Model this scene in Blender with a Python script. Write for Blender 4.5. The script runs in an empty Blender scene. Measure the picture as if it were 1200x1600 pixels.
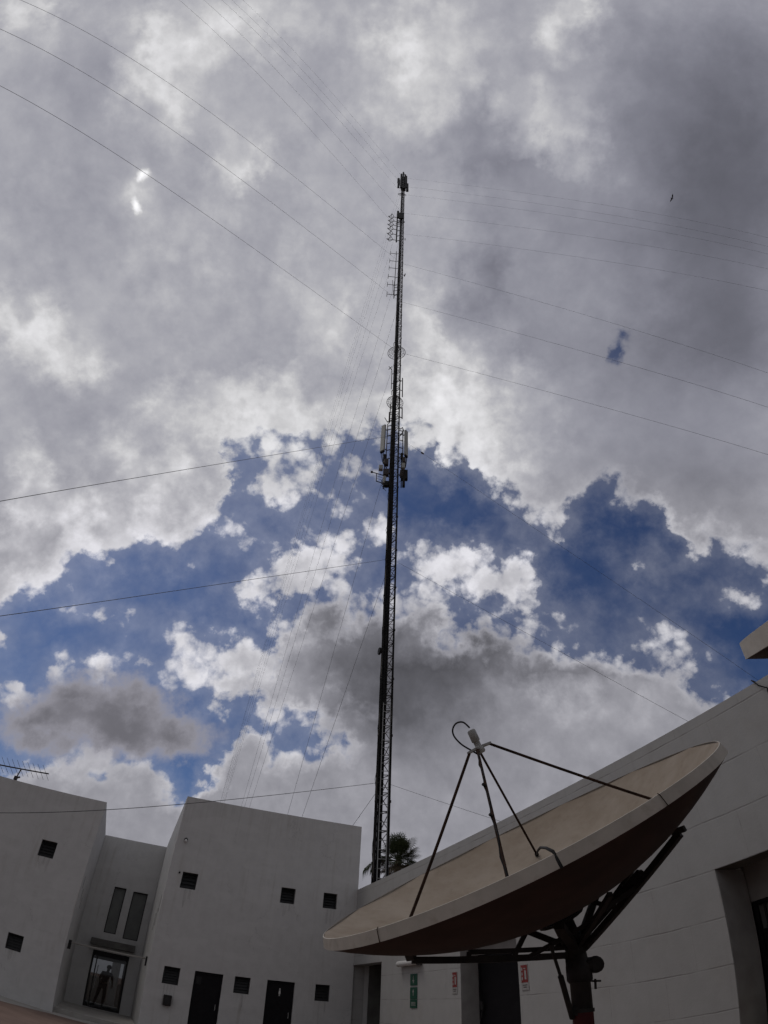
import bpy, bmesh, math, random
from mathutils import Vector, Matrix
random.seed(7)
rad = math.radians
scene = bpy.context.scene
col = scene.collection

# ------------------------------------------------------------------ camera
EYE = 1.5
CAMROT = ((0.99874525, -0.05007928, 0.0), (-0.03612158, -0.72038286, -0.69263538), (0.03468668, 0.69176629, -0.7212879))
TH = (0.95411877, 0.12547252, -0.51530824, 0.26661724)      # angle from the axis over image radius (half height = 1)
cam_data = bpy.data.cameras.new('camera')
cam = bpy.data.objects.new('camera', cam_data)
col.objects.link(cam)
cam.matrix_world = Matrix.Translation((0, 0, EYE)) @ Matrix(CAMROT).to_4x4()
cam_data.type = 'PANO'
cam_data.panorama_type = 'FISHEYE_LENS_POLYNOMIAL'           # wide phone lens with barrel distortion
cam_data.sensor_fit = 'VERTICAL'
cam_data.sensor_width, cam_data.sensor_height = 27.0, 36.0
cam_data.fisheye_fov = rad(170)
cam_data.fisheye_polynomial_k0 = 0.0
cam_data.fisheye_polynomial_k1 = -TH[0] / 18
cam_data.fisheye_polynomial_k2 = -TH[1] / 18 ** 2
cam_data.fisheye_polynomial_k3 = -TH[2] / 18 ** 3
cam_data.fisheye_polynomial_k4 = -TH[3] / 18 ** 4
cam_data.clip_start = 0.05
cam_data.clip_end = 5000
scene.camera = cam
scene.render.engine = 'CYCLES'
scene.cycles.use_adaptive_sampling = True
scene.cycles.adaptive_threshold = 0.015
scene.cycles.adaptive_min_samples = 20
scene.cycles.max_bounces = 6
scene.cycles.diffuse_bounces = 3
scene.view_settings.view_transform = 'Standard'
scene.view_settings.look = 'None'
scene.view_settings.exposure = 0.0
scene.view_settings.gamma = 1.0

# ------------------------------------------------------------------ node helper
class NT:
    def __init__(s, tree):
        s.t = tree; s.n = tree.nodes; s.l = tree.links
    def put(s, sock, v):
        if v is None: return
        if hasattr(v, 'is_output'): s.l.new(v, sock)
        else: sock.default_value = v
    def m(s, op, a, b=None, c=None, clamp=False):
        n = s.n.new('ShaderNodeMath'); n.operation = op; n.use_clamp = clamp
        for i, v in enumerate((a, b, c)): s.put(n.inputs[i], v)
        return n.outputs[0]
    def v(s, op, a, b=None, scale=None):
        n = s.n.new('ShaderNodeVectorMath'); n.operation = op
        s.put(n.inputs[0], a); s.put(n.inputs[1], b)
        if scale is not None: s.put(n.inputs['Scale'], scale)
        return n.outputs['Value'] if op in ('DOT_PRODUCT', 'LENGTH', 'DISTANCE') else n.outputs['Vector']
    def noise(s, vec, scale, detail=6, rough=.55, dist=0.0, color=False):
        n = s.n.new('ShaderNodeTexNoise'); s.put(n.inputs['Vector'], vec)
        n.inputs['Scale'].default_value = scale; n.inputs['Detail'].default_value = detail
        n.inputs['Roughness'].default_value = rough; n.inputs['Distortion'].default_value = dist
        return n.outputs['Color' if color else 'Fac']
    def smooth(s, x, a, b, lo=0.0, hi=1.0):
        n = s.n.new('ShaderNodeMapRange'); n.interpolation_type = 'SMOOTHSTEP'
        s.put(n.inputs['Value'], x)
        for k, q in zip(('From Min', 'From Max', 'To Min', 'To Max'), (a, b, lo, hi)): n.inputs[k].default_value = q
        return n.outputs['Result']
    def mix(s, f, a, b, blend='MIX'):
        n = s.n.new('ShaderNodeMix'); n.data_type = 'RGBA'; n.blend_type = blend
        s.put(n.inputs[0], f)
        for i, q in ((6, a), (7, b)):
            s.put(n.inputs[i], q if hasattr(q, 'is_output') else (*q[:3], 1))
        return n.outputs[2]
    def ramp(s, x, stops, interp='LINEAR'):
        n = s.n.new('ShaderNodeValToRGB'); n.color_ramp.interpolation = interp
        e = n.color_ramp.elements
        while len(e) < len(stops): e.new(.5)
        for q, (p, c) in zip(e, stops):
            q.position = p; q.color = (*c, 1) if isinstance(c, tuple) else (c, c, c, 1)
        s.put(n.inputs[0], x)
        return n.outputs['Color']

# ------------------------------------------------------------------ world: Nishita sky and cloud deck
SUN_AZ, SUN_EL = -66.0, 63.0
world = bpy.data.worlds.new('World'); scene.world = world
world.use_nodes = True
T = NT(world.node_tree); T.n.clear()
out = T.n.new('ShaderNodeOutputWorld'); bg = T.n.new('ShaderNodeBackground')
T.l.new(bg.outputs[0], out.inputs[0])
SKY = 0.1
bg.inputs['Strength'].default_value = SKY
sky = T.n.new('ShaderNodeTexSky'); sky.sky_type = 'NISHITA'; sky.sun_disc = False
sky.sun_elevation = rad(SUN_EL); sky.sun_rotation = rad(SUN_AZ)
D = T.n.new('ShaderNodeTexCoord').outputs['Generated']
# chart of the sky dome: degrees of distance from a fixed point of the heavens, in a fixed orientation
ax = [tuple(CAMROT[i][k] for i in range(3)) for k in range(3)]
dx, dy, dz = (T.v('DOT_PRODUCT', D, a) for a in ax)
theta = T.m('ARCCOSINE', T.m('MULTIPLY', dz, -1.0))
tc = T.m('MINIMUM', theta, 1.15)
rpoly = T.m('MULTIPLY', tc, T.m('ADD', 1.10023029, T.m('MULTIPLY', tc, T.m('ADD', -0.56323552, T.m('MULTIPLY', tc, T.m('MULTIPLY_ADD', tc, -0.871689, 1.54938332))))))
hyp = T.m('MAXIMUM', T.m('SQRT', T.m('ADD', T.m('MULTIPLY', dx, dx), T.m('MULTIPLY', dy, dy))), 1e-4)
k8 = T.m('DIVIDE', T.m('MULTIPLY', rpoly, 8.0), hyp)
cx = T.m('MULTIPLY_ADD', dx, k8, 6.0)
cy = T.m('SUBTRACT', 8.0, T.m('MULTIPLY', dy, k8))
comb = T.n.new('ShaderNodeCombineXYZ'); T.put(comb.inputs[0], cx); T.put(comb.inputs[1], cy)
P0 = comb.outputs[0]
class Field:
    """a smooth scalar field over the chart: rows of colour ramps, three rows to a ramp, blended between rows"""
    def __init__(s, fn, x0, x1, y0, y1, rows, lo, hi, cols=32):
        s.x0, s.x1, s.y0, s.y1, s.lo, s.hi = x0, x1, y0, y1, lo, hi
        s.rows = rows; s.dy = (y1 - y0) / (rows - 1)
        s.val = [[min(1, max(0, (fn(x0 + (x1 - x0) * i / (cols - 1), y0 + s.dy * j) - lo) / (hi - lo))) for i in range(cols)] for j in range(rows)]
        s.cols = cols
    def nodes(s, xs, ys):
        fx = T.m('DIVIDE', T.m('SUBTRACT', xs, s.x0 / 100), (s.x1 - s.x0) / 100, clamp=True)
        fy = T.m('MULTIPLY', T.m('DIVIDE', T.m('SUBTRACT', ys, s.y0 / 100), (s.y1 - s.y0) / 100, clamp=True), s.rows - 1.0)
        tot = 0.0
        for k in range(0, s.rows, 3):
            g3 = [s.val[min(k + q, s.rows - 1)] if k + q < s.rows else [0] * s.cols for q in range(3)]
            c = T.ramp(fx, [(i / (s.cols - 1), (g3[0][i], g3[1][i], g3[2][i])) for i in range(s.cols)])
            w_ = T.v('MAXIMUM', T.v('SUBTRACT', (1, 1, 1), T.v('ABSOLUTE', T.v('SUBTRACT', fy, (k, k + 1, k + 2)))), (0, 0, 0))
            tot = T.m('ADD', tot, T.v('DOT_PRODUCT', c, w_))
        return T.m('MULTIPLY_ADD', tot, s.hi - s.lo, s.lo)
def ell(x, y, cx_, cy_, rx, ry, rot):
    a = rad(rot); u, v = x - cx_, y - cy_
    return math.hypot((u * math.cos(a) + v * math.sin(a)) / rx, (-u * math.sin(a) + v * math.cos(a)) / ry)
def poly(pts, x):
    for (x0, y0), (x1, y1) in zip(pts, pts[1:]):
        if x <= x1: return y0 + (y1 - y0) * max(0, x - x0) / (x1 - x0)
    return pts[-1][1]
UP = [(0, 955), (60, 925), (110, 895), (190, 868), (290, 872), (328, 862), (338, 805), (342, 757), (352, 730), (400, 722), (440, 706), (520, 700), (560, 690), (600, 696),
      (650, 692), (690, 722), (740, 750), (800, 800), (860, 832), (910, 800), (950, 775), (1000, 790), (1045, 815), (1075, 868), (1130, 835), (1170, 862), (1200, 885), (1300, 930)]
LO = [(0, 1200), (60, 1178), (110, 1168), (230, 1185), (270, 1240), (300, 1265), (325, 1195), (350, 1140), (380, 1105), (402, 1050), (425, 992), (480, 965), (560, 932), (600, 922),
      (650, 930), (700, 955), (740, 985), (800, 988), (850, 985), (900, 990), (960, 1003), (1030, 1028), (1090, 1060), (1135, 1090), (1200, 1130), (1300, 1180)]
PUFF = [(455, 905, 84, 60, -20), (505, 862, 44, 32, -30), (410, 925, 44, 30, 0), (430, 765, 52, 36, 10), (352, 828, 28, 30, 0), (570, 800, 36, 34, 10), (590, 845, 26, 18, 0), (480, 735, 40, 18, 20), (545, 745, 30, 22, 0), (465, 800, 34, 16, 30), (380, 795, 26, 18, 0), (395, 850, 20, 12, 0), (540, 905, 24, 34, 0), (235, 965, 34, 10, 10), (300, 985, 22, 10, 0), (585, 735, 18, 14, 0),
        (690, 890, 66, 46, 15), (775, 915, 60, 46, 30), (652, 918, 44, 34, 0), (812, 952, 46, 26, 15), (725, 875, 60, 28, 10), (862, 975, 36, 14, -20), (860, 828, 32, 15, -25),
        (105, 1055, 38, 34, 0), (175, 1054, 34, 32, 0), (60, 1095, 40, 26, 0), (322, 1030, 48, 34, 10), (370, 1055, 46, 44, 0), (240, 1040, 26, 16, 20), (312, 1060, 34, 26, 0),
        (140, 945, 28, 13, 30), (0, 985, 26, 22, 0), (0, 1065, 22, 34, 0), (1020, 985, 20, 26, 60), (1065, 1022, 26, 12, 10), (1005, 895, 20, 10, 10), (1140, 930, 34, 12, 0), (420, 738, 50, 20, 0)]
HOLE = [(733, 960, 34, 10, 15), (415, 1118, 50, 12, -8), (470, 1160, 30, 9, 0)]
def cover_sd(x, y):
    s_ = max(poly(UP, x) - y, y - poly(LO, x))
    for b in PUFF: s_ = max(s_, (1 - ell(x, y, *b)) * min(b[2], b[3]) * 1.25)
    for b in HOLE: s_ = min(s_, -(1 - ell(x, y, *b)) * min(b[2], b[3]) * 1.8)
    return s_ / 100
LIGHT = [
    # upper deck, bright
    (250, 120, 75, 130, 10, .20), (235, 60, 40, 90, 5, .12), (330, 55, 100, 80, 0, .20), (430, 40, 80, 70, 0, .10), (345, 240, 65, 50, 0, .16), (370, 275, 50, 40, 0, .12), (25, 25, 80, 60, 0, .20),
    (655, 110, 140, 170, 0, .16), (620, 60, 60, 90, 0, .06), (880, 25, 60, 70, 0, .24), (855, 205, 110, 50, 20, .15), (795, 175, 60, 45, 0, .07),
    (55, 520, 130, 62, 30, .26), (110, 565, 90, 46, 35, .12), (230, 655, 130, 42, -35, .15), (370, 660, 150, 56, 0, .24), (460, 620, 80, 60, 0, .10), (520, 495, 80, 70, 0, .14), (540, 460, 40, 26, 0, .10),
    (300, 380, 120, 130, 0, .03),
    (130, 835, 170, 95, -15, .28), (290, 825, 120, 75, 0, .28), (45, 760, 44, 100, 0, .18), (30, 905, 80, 70, 0, .20), (240, 745, 160, 70, 0, .10), (470, 690, 120, 40, 0, .16), (570, 640, 70, 70, 0, .10),
    (690, 645, 130, 120, 0, .24), (750, 725, 110, 66, 0, .20), (655, 520, 55, 80, 0, .18), (800, 610, 60, 60, 0, .08), (850, 690, 70, 30, 0, .06),
    # upper deck, dark
    (130, 160, 190, 170, 0, -.05), (140, 340, 170, 120, 0, -.03), (60, 640, 70, 90, 0, -.05), (170, 690, 130, 55, 0, -.07), (470, 400, 110, 120, 0, .02), (400, 560, 150, 50, 0, -.04),
    (720, 160, 80, 100, 0, -.15), (760, 260, 160, 80, 20, -.12), (770, 440, 80, 140, 0, -.14), (830, 570, 70, 80, 0, -.09), (660, 300, 60, 80, 0, -.02),
    (1080, 420, 420, 560, 0, -.19), (1160, 150, 240, 380, 0, -.11), (980, 110, 110, 160, 0, -.06), (1060, 760, 300, 120, 0, -.05), (950, 470, 150, 80, 0, .04), (1150, 520, 160, 120, 0, -.04),
    # lower clouds
    (455, 905, 120, 90, -20, .24), (430, 765, 90, 60, 0, .20), (570, 805, 60, 60, 0, .18), (720, 900, 150, 70, 15, .26), (335, 1040, 110, 80, 0, .20), (140, 1050, 120, 60, 0, .20), (140, 945, 50, 30, 0, .2),
    (640, 1060, 230, 140, 0, -.23), (800, 1050, 170, 100, 0, -.12), (550, 1000, 150, 75, 0, -.10), (960, 1050, 240, 75, 0, -.10), (700, 1170, 190, 70, 0, -.07),
    (450, 1150, 80, 120, 0, .08), (868, 1098, 66, 50, 0, .20), (965, 1112, 110, 46, 0, .18), (400, 1220, 150, 80, 0, .03), (560, 1220, 120, 60, 0, .04), (840, 1190, 120, 50, 0, .02),
    (190, 1250, 140, 70, 0, .04), (30, 1200, 90, 60, 0, .02)]
def light_at(x, y):
    b = .392
    for cx_, cy_, rx, ry, rot, w_ in LIGHT:
        q = min(1, ell(x, y, cx_, cy_, rx, ry, rot)); q = 1 - q * q * (3 - 2 * q); b += w_ * q * ((1.6 if w_ > 0 else 1.16) if y < 780 else 1.05)
    return min(b, .60 + (b - .60) * .5) if b > .60 else b
wA = T.v('SUBTRACT', T.noise(D, 5.0, 3, .55, color=True), (.5, .5, .5))
wB = T.v('SUBTRACT', T.noise(D, 17.0, 5, .62, color=True), (.5, .5, .5))
P = T.v('ADD', P0, T.v('ADD', T.v('SCALE', wA, scale=1.1), T.v('SCALE', wB, scale=1.05)))
Pb = T.v('ADD', P0, T.v('ADD', T.v('SCALE', wA, scale=1.5), T.v('SCALE', wB, scale=1.3)))
def xy(v):
    n = T.n.new('ShaderNodeSeparateXYZ'); T.put(n.inputs[0], v); return n.outputs[0], n.outputs[1]
S = Field(cover_sd, -40, 1240, 640, 1300, 24, -1.0, 1.2).nodes(*xy(P))
Pg = T.v('ADD', P0, T.v('SCALE', wB, scale=.45))
def blob(x, y, rx, ry, rot, Pv=None):
    mp = T.n.new('ShaderNodeMapping'); mp.vector_type = 'TEXTURE'
    mp.inputs['Location'].default_value = (x / 100, y / 100, 0); mp.inputs['Rotation'].default_value = (0, 0, rad(rot)); mp.inputs['Scale'].default_value = (rx / 100, ry / 100, 1)
    T.put(mp.inputs[0], Pv or P); return T.v('LENGTH', mp.outputs[0])
S = T.m('ADD', S, T.smooth(cy, 6.6, 5.2, 0.0, 1.0))
for b in ((975, 527, 17, 15, 0), (964, 548, 9, 18, 20)): S = T.m('MINIMUM', S, T.m('MULTIPLY_ADD', T.m('SUBTRACT', 1.0, blob(*b, Pg)), -.23, .20))
B = Field(light_at, -40, 1240, -40, 1300, 27, .05, .85).nodes(*xy(Pb))
low = T.smooth(cy, 6.6, 8.4)
B = T.m('MULTIPLY', B, T.smooth(cy, 8.6, 11.5, 1.0, .86))
fine = T.m('SUBTRACT', T.noise(D, 24.0, 7, .62), .5)
S_soft = T.m('ADD', S, T.m('MULTIPLY', fine, .45))
vn = T.n.new('ShaderNodeTexVoronoi'); vn.feature = 'F1'; vn.inputs['Scale'].default_value = 19.0; vn.inputs['Detail'].default_value = 2.0; vn.inputs['Roughness'].default_value = .55
T.put(vn.inputs['Vector'], T.v('ADD', D, T.v('SCALE', wB, scale=.035)))
puffs = T.m('SUBTRACT', .93, vn.outputs['Distance'])
S = T.m('ADD', S, T.m('ADD', T.m('MULTIPLY', fine, .50), T.m('MULTIPLY', puffs, .42)))
haze_n = T.noise(D, 9.0, 5, .6)
veil = T.m('MULTIPLY', T.smooth(haze_n, .46, .76), T.smooth(cx, 8.5, 4.0, .05, .17))
wisp = T.m('MULTIPLY', T.smooth(S_soft, -.6, .15), .20)
cover = T.m('MAXIMUM', T.smooth(S, -.09, .30), T.m('MAXIMUM', veil, wisp))
edge = T.m('SUBTRACT', T.smooth(S, .62, .10), .25)
B = T.m('MULTIPLY_ADD', T.m('MULTIPLY', edge, low), .19, B)
for b, w_, q_ in (((221, 272, 15, 13, -20), .60, .0), ((214, 319, 12, 18, 0), .55, .0), ((217, 295, 32, 55, 5), .14, 0.0), ((217, 296, 60, 95, 0), .06, 0.0)):
    B = T.m('MULTIPLY_ADD', T.smooth(blob(*b, Pg), 1.0, q_), w_, B)
amp = T.m('MULTIPLY', T.m('MULTIPLY_ADD', low, .30, .48), T.smooth(B, .10, .48, .25, 1.15))
B = T.m('MULTIPLY', B, T.m('ADD', 1.0, T.m('ADD', T.m('MULTIPLY', T.m('SUBTRACT', haze_n, .5), .45), T.m('MULTIPLY', fine, amp))))
rn = T.m('ABSOLUTE', T.m('SUBTRACT', T.noise(D, 9.0, 5, .55), .5))
lit = T.smooth(B, .36, .62)
B = T.m('MULTIPLY_ADD', T.m('MULTIPLY', T.m('SUBTRACT', T.smooth(rn, .11, .0), .35), lit), .13, B)
B = T.m('MULTIPLY', B, T.m('MULTIPLY_ADD', T.m('MULTIPLY', puffs, T.smooth(B, .2, .5)), T.m('MULTIPLY_ADD', low, .30, .14), 1.0))
rear = T.smooth(theta, 1.06, 1.35)
cool = T.mix(T.smooth(B, .12, .62), (.945, .955, 1.16), (1.0, .995, 1.02))
cool = T.mix(T.m('MULTIPLY', low, .6), cool, (.985, .972, 1.055))
cloud = T.v('SCALE', cool, scale=T.m('DIVIDE', B, SKY))
blue = T.mix(1.0, sky.outputs[0], T.mix(T.smooth(cx, 1.5, 11.0), (.29, .355, .50), (.185, .245, .375)), 'MULTIPLY')
colr = T.mix(cover, blue, cloud)
# one small thick cumulus in front, low on the left
S2 = None
for b in ((165, 1132, 150, 52, 3), (118, 1100, 74, 40, -10), (212, 1108, 74, 38, 10), (268, 1140, 52, 40, 10), (58, 1128, 52, 40, 0)):
    d_ = T.m('MULTIPLY', T.m('SUBTRACT', 1.0, blob(*b)), min(b[2], b[3]) / 100)
    S2 = d_ if S2 is None else T.m('MAXIMUM', S2, d_)
S2 = T.m('ADD', S2, T.m('ADD', T.m('MULTIPLY', fine, .15), T.m('MULTIPLY', puffs, .12)))
B2 = T.m('MULTIPLY', T.smooth(T.m('ADD', S2, T.m('MULTIPLY', fine, .3)), -.12, .46, .34, .15), T.m('ADD', 1.0, T.m('MULTIPLY', fine, .3)))
colr = T.mix(T.smooth(S2, -.20, .16), colr, T.v('SCALE', (.985, .965, 1.10), scale=T.m('DIVIDE', B2, SKY)))
REAR = 0.25
colr = T.mix(rear, colr, (REAR / SKY * .97, REAR / SKY * .98, REAR / SKY * 1.06))
T.put(bg.inputs['Color'], colr)

sun_data = bpy.data.lights.new('sun', 'SUN')
sun_data.energy = 0.5; sun_data.angle = rad(20); sun_data.color = (1.0, .95, .88)
sun = bpy.data.objects.new('sun', sun_data); col.objects.link(sun)
sd = Vector((math.sin(rad(SUN_AZ)) * math.cos(rad(SUN_EL)), math.cos(rad(SUN_AZ)) * math.cos(rad(SUN_EL)), math.sin(rad(SUN_EL))))
sun.rotation_euler = sd.to_track_quat('Z', 'Y').to_euler()
sun.location = sd * 300

# ------------------------------------------------------------------ materials
def mat(name, build=None, base=(.5, .5, .5), rough=.7, metal=0.0, spec=.3):
    m = bpy.data.materials.new(name); m.use_nodes = True
    t = NT(m.node_tree); b = t.n['Principled BSDF']
    b.inputs['Base Color'].default_value = (*base, 1); b.inputs['Roughness'].default_value = rough
    b.inputs['Metallic'].default_value = metal; b.inputs['Specular IOR Level'].default_value = spec
    if build: build(t, b)
    return m
def objc(t): return t.n.new('ShaderNodeTexCoord').outputs['Object']
def bump(t, b, h, strength=.3, dist=.01):
    n = t.n.new('ShaderNodeBump'); n.inputs['Strength'].default_value = strength; n.inputs['Distance'].default_value = dist
    t.put(n.inputs['Height'], h); t.put(b.inputs['Normal'], n.outputs[0])
def scaled(t, c, v):
    mp = t.n.new('ShaderNodeMapping'); mp.inputs['Scale'].default_value = v; t.put(mp.inputs[0], c); return mp.outputs[0]
def mottled(c1, c2, scale=6.0, rough=.7, metal=0.0, bmp=.15, detail=6):
    def f(t, b):
        c = objc(t); n = t.noise(c, scale, detail, .6)
        t.put(b.inputs['Base Color'], t.mix(t.smooth(n, .3, .7), c1, c2))
        if bmp: bump(t, b, t.noise(c, scale * 6, 4, .6), bmp, .004)
        t.put(b.inputs['Roughness'], t.m('MULTIPLY_ADD', n, .25, rough - .12))
        b.inputs['Metallic'].default_value = metal
    return f
def plaster(tint, streak=.5):
    def f(t, b):
        c = objc(t)
        big = t.noise(c, .6, 5, .6); med = t.noise(c, 3.5, 6, .65)
        st = t.noise(scaled(t, c, (6.0, 6.0, .35)), 1.0, 5, .6)
        k = t.m('MULTIPLY', t.smooth(st, .50, .74), t.smooth(big, .38, .66))
        pat = t.smooth(t.noise(scaled(t, c, (.5, .5, 1.6)), 1.3, 4, .55), .53, .60)
        a = t.mix(t.smooth(med, .3, .75), tint, tuple(q * .90 for q in tint))
        a = t.mix(t.m('MULTIPLY', k, streak), a, (tint[0] * .62, tint[1] * .58, tint[2] * .52))
        sp = t.n.new('ShaderNodeSeparateXYZ'); t.put(sp.inputs[0], c)
        run = t.m('MULTIPLY', t.smooth(sp.outputs[2], 4.9, 6.5), t.smooth(t.noise(scaled(t, c, (9.0, 9.0, .25)), 1.0, 4, .6), .46, .72))
        a = t.mix(t.m('MULTIPLY', run, .26), a, (tint[0] * .6, tint[1] * .58, tint[2] * .55))
        vor = t.n.new('ShaderNodeTexVoronoi'); vor.feature = 'DISTANCE_TO_EDGE'; vor.inputs['Scale'].default_value = .55
        t.put(vor.inputs['Vector'], t.v('ADD', c, t.v('SCALE', t.noise(c, 2.5, 5, .7, color=True), scale=.7)))
        crk = t.m('MULTIPLY', t.smooth(vor.outputs['Distance'], .006, .001), t.smooth(t.noise(c, .9, 3, .5), .52, .60))
        a = t.mix(t.m('MULTIPLY', crk, .35), a, (.2, .19, .18))
        a = t.mix(t.m('MULTIPLY', pat, .35), a, tuple(min(1, q * 1.07) for q in tint))
        t.put(b.inputs['Base Color'], a)
        bump(t, b, t.m('ADD', t.noise(c, 35, 5, .6), t.m('MULTIPLY', t.noise(c, 2.2, 3, .5), 2.0)), .25, .008)
    return f
WHITE = (.555, .548, .538)
M = {}
M['plaster'] = mat('white_plaster', plaster(WHITE), rough=.85, spec=.2)
BLOCKW = (.41, .404, .394)
def blockwork(t, b):
    c = objc(t)
    wob = t.v('SCALE', t.v('SUBTRACT', t.noise(c, 2.5, 4, .6, color=True), (.5, .5, .5)), scale=.03)
    sp = t.n.new('ShaderNodeSeparateXYZ'); t.put(sp.inputs[0], t.v('ADD', c, wob))
    H, W_ = .593, 1.17
    row = t.m('DIVIDE', t.m('ADD', sp.outputs[2], .104), H)
    fr = t.m('ABSOLUTE', t.m('SUBTRACT', t.m('FRACT', row), .5))
    hj = t.smooth(fr, .5 - .014 / H, .5 - .004 / H)
    odd = t.m('MULTIPLY', t.m('MODULO', t.m('ADD', t.m('FLOOR', row), 20.0), 2.0), .5)
    cx_ = t.m('ADD', t.m('DIVIDE', t.m('ADD', sp.outputs[0], .70), W_), odd)
    vj = t.smooth(t.m('ABSOLUTE', t.m('SUBTRACT', t.m('FRACT', cx_), .5)), .5 - .010 / W_, .5 - .003 / W_)
    gone = t.smooth(t.noise(c, 1.3, 5, .65), .40, .62)
    gone2 = t.smooth(t.noise(scaled(t, c, (1.0, 1.0, 2.0)), 1.9, 5, .65), .50, .70)
    j = t.m('MAXIMUM', t.m('MULTIPLY', hj, t.m('MULTIPLY_ADD', gone, .40, .10)), t.m('MULTIPLY', vj, t.m('MULTIPLY_ADD', gone2, .26, .10)))
    med = t.noise(c, 3.0, 6, .65)
    a = t.mix(t.smooth(med, .3, .75), BLOCKW, tuple(q * .91 for q in BLOCKW))
    a = t.mix(j, a, (.17, .16, .15))
    st = t.noise(scaled(t, c, (5.0, 5.0, .3)), 1.0, 5, .6)
    a = t.mix(t.m('MULTIPLY', t.smooth(st, .55, .8), .3), a, (.29, .27, .24))
    dirt = t.m('MULTIPLY', t.smooth(t.noise(c, 1.1, 6, .7), .48, .72), .22)
    a = t.mix(dirt, a, (.31, .28, .25))
    t.put(b.inputs['Base Color'], a)
    h = t.m('SUBTRACT', t.m('ADD', t.m('MULTIPLY', t.noise(c, 30, 5, .6), .35), t.noise(c, 2.0, 3, .5)), t.m('MULTIPLY', j, 1.3))
    bump(t, b, h, .4, .012)
M['block'] = mat('painted_blockwork', blockwork, rough=.85, spec=.2)
M['grey_paint_shade'] = mat('grey_paint_and_reveal_shade', mottled((.27, .26, .25), (.34, .33, .32), 3, .8), rough=.8)  # plain grey of the lamp base; on reveals and lintels it paints doorway shade
def stain_mat(t, b):
    c = objc(t); n = t.noise(scaled(t, c, (14.0, 14.0, .5)), 1.0, 5, .6)
    o = t.n['Material Output']; tr = t.n.new('ShaderNodeBsdfTransparent'); mx = t.n.new('ShaderNodeMixShader')
    t.put(mx.inputs[0], t.m('MULTIPLY', t.smooth(n, .42, .72), .24)); t.l.new(tr.outputs[0], mx.inputs[1]); t.l.new(b.outputs[0], mx.inputs[2]); t.l.new(mx.outputs[0], o.inputs[0])
M['stain'] = mat('grey_drip_stain', stain_mat, (.24, .22, .20), .9, 0, .1)
M['roof'] = mat('roof_felt', mottled((.16, .15, .15), (.22, .21, .20), 3), rough=.9)
M['dark_frame'] = mat('dark_frame', mottled((.020, .019, .020), (.035, .033, .033), 20), rough=.5)
M['glass_dark'] = mat('dark_window_glass', mottled((.012, .012, .014), (.02, .02, .024), 8, .25, 0, 0), rough=.25, spec=.5)
M['slat'] = mat('louvre_slat', mottled((.008, .008, .009), (.016, .016, .017), 12, .4), rough=.4, spec=.3)
M['grey_glass'] = mat('grey_louvre_glass', mottled((.10, .105, .10), (.15, .155, .147), 1.3, .35, 0, 0), rough=.35)
M['door'] = mat('black_door_paint', mottled((.006, .005, .007), (.011, .010, .012), 10, .6), rough=.6, spec=.15)
M['white_sign'] = mat('white_sign_paint', mottled((.58, .57, .55), (.66, .65, .63), 15, .5), rough=.5)
M['sign_pale'] = mat('faded_sign_white', mottled((.30, .29, .28), (.38, .37, .36), 15, .6), rough=.6)
M['green_sign'] = mat('green_sign_paint', mottled((.012, .062, .04), (.018, .085, .052), 15, .5), rough=.45)
M['red_sign'] = mat('red_sign_paint', mottled((.19, .03, .03), (.26, .04, .036), 15, .55), rough=.45)
M['text'] = mat('dark_print', mottled((.05, .045, .045), (.08, .07, .07), 15, .6), rough=.6)
M['steel_dark'] = mat('weathered_mast_steel', mottled((.035, .03, .03), (.075, .06, .055), 5, .6, .3), rough=.6)
M['cable'] = mat('black_feeder_cable', mottled((.012, .012, .013), (.025, .024, .024), 9, .6), rough=.6, spec=.08)
M['galv'] = mat('galvanised_steel', mottled((.26, .26, .26), (.36, .36, .355), 9, .5, .5), rough=.5)
M['antenna_grey'] = mat('grey_radome', mottled((.30, .31, .29), (.38, .39, .37), 4, .5), rough=.5)
M['grid'] = mat('grid_dish_wire', mottled((.10, .10, .105), (.16, .16, .165), 9, .5, .5), rough=.5)
M['wire'] = mat('guy_cable_steel', mottled((.05, .05, .05), (.09, .09, .09), 3, .5, .5, 0), rough=.5)
def dish_in(t, b):
    c = objc(t)
    n = t.noise(c, 1.6, 6, .65); n2 = t.noise(c, 9, 6, .65)
    a = t.mix(t.smooth(n, .32, .68), (.24, .193, .148), (.315, .266, .216))
    a = t.mix(t.m('MULTIPLY', t.smooth(n2, .48, .8), .32), a, (.16, .115, .082))
    t.put(b.inputs['Base Color'], a); bump(t, b, n2, .12, .006)
M['dish_in'] = mat('dusty_dish_face', dish_in, rough=.85, spec=.15)
def dish_rim(t, b):
    c = objc(t); n = t.noise(c, 3.0, 6, .65); n2 = t.noise(c, 14, 6, .6)
    a = t.mix(t.smooth(n, .3, .7), (.41, .38, .335), (.52, .48, .425))
    a = t.mix(t.m('MULTIPLY', t.smooth(n2, .5, .78), .5), a, (.31, .26, .205))
    t.put(b.inputs['Base Color'], a); bump(t, b, n2, .1, .005)
M['dish_rim'] = mat('chalky_dish_rim', dish_rim, rough=.8, spec=.2)
M['dish_back'] = mat('brown_dish_underside', mottled((.050, .031, .026), (.088, .055, .046), 2.5, .8), rough=.8)
M['truss'] = mat('black_truss_paint', mottled((.018, .017, .017), (.04, .036, .034), 8, .6), rough=.6)
M['pole'] = mat('grey_pole_paint', mottled((.036, .035, .035), (.065, .062, .06), 5, .6), rough=.6)
M['pole_red'] = mat('red_pole_paint', mottled((.060, .007, .009), (.09, .011, .012), 6, .6), rough=.6)
M['rust'] = mat('rusty_rod', mottled((.022, .014, .011), (.05, .028, .02), 12, .8), rough=.8, spec=.08)
M['feed'] = mat('grey_feed_casting', mottled((.24, .24, .235), (.33, .33, .32), 14, .5), rough=.5)
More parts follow.
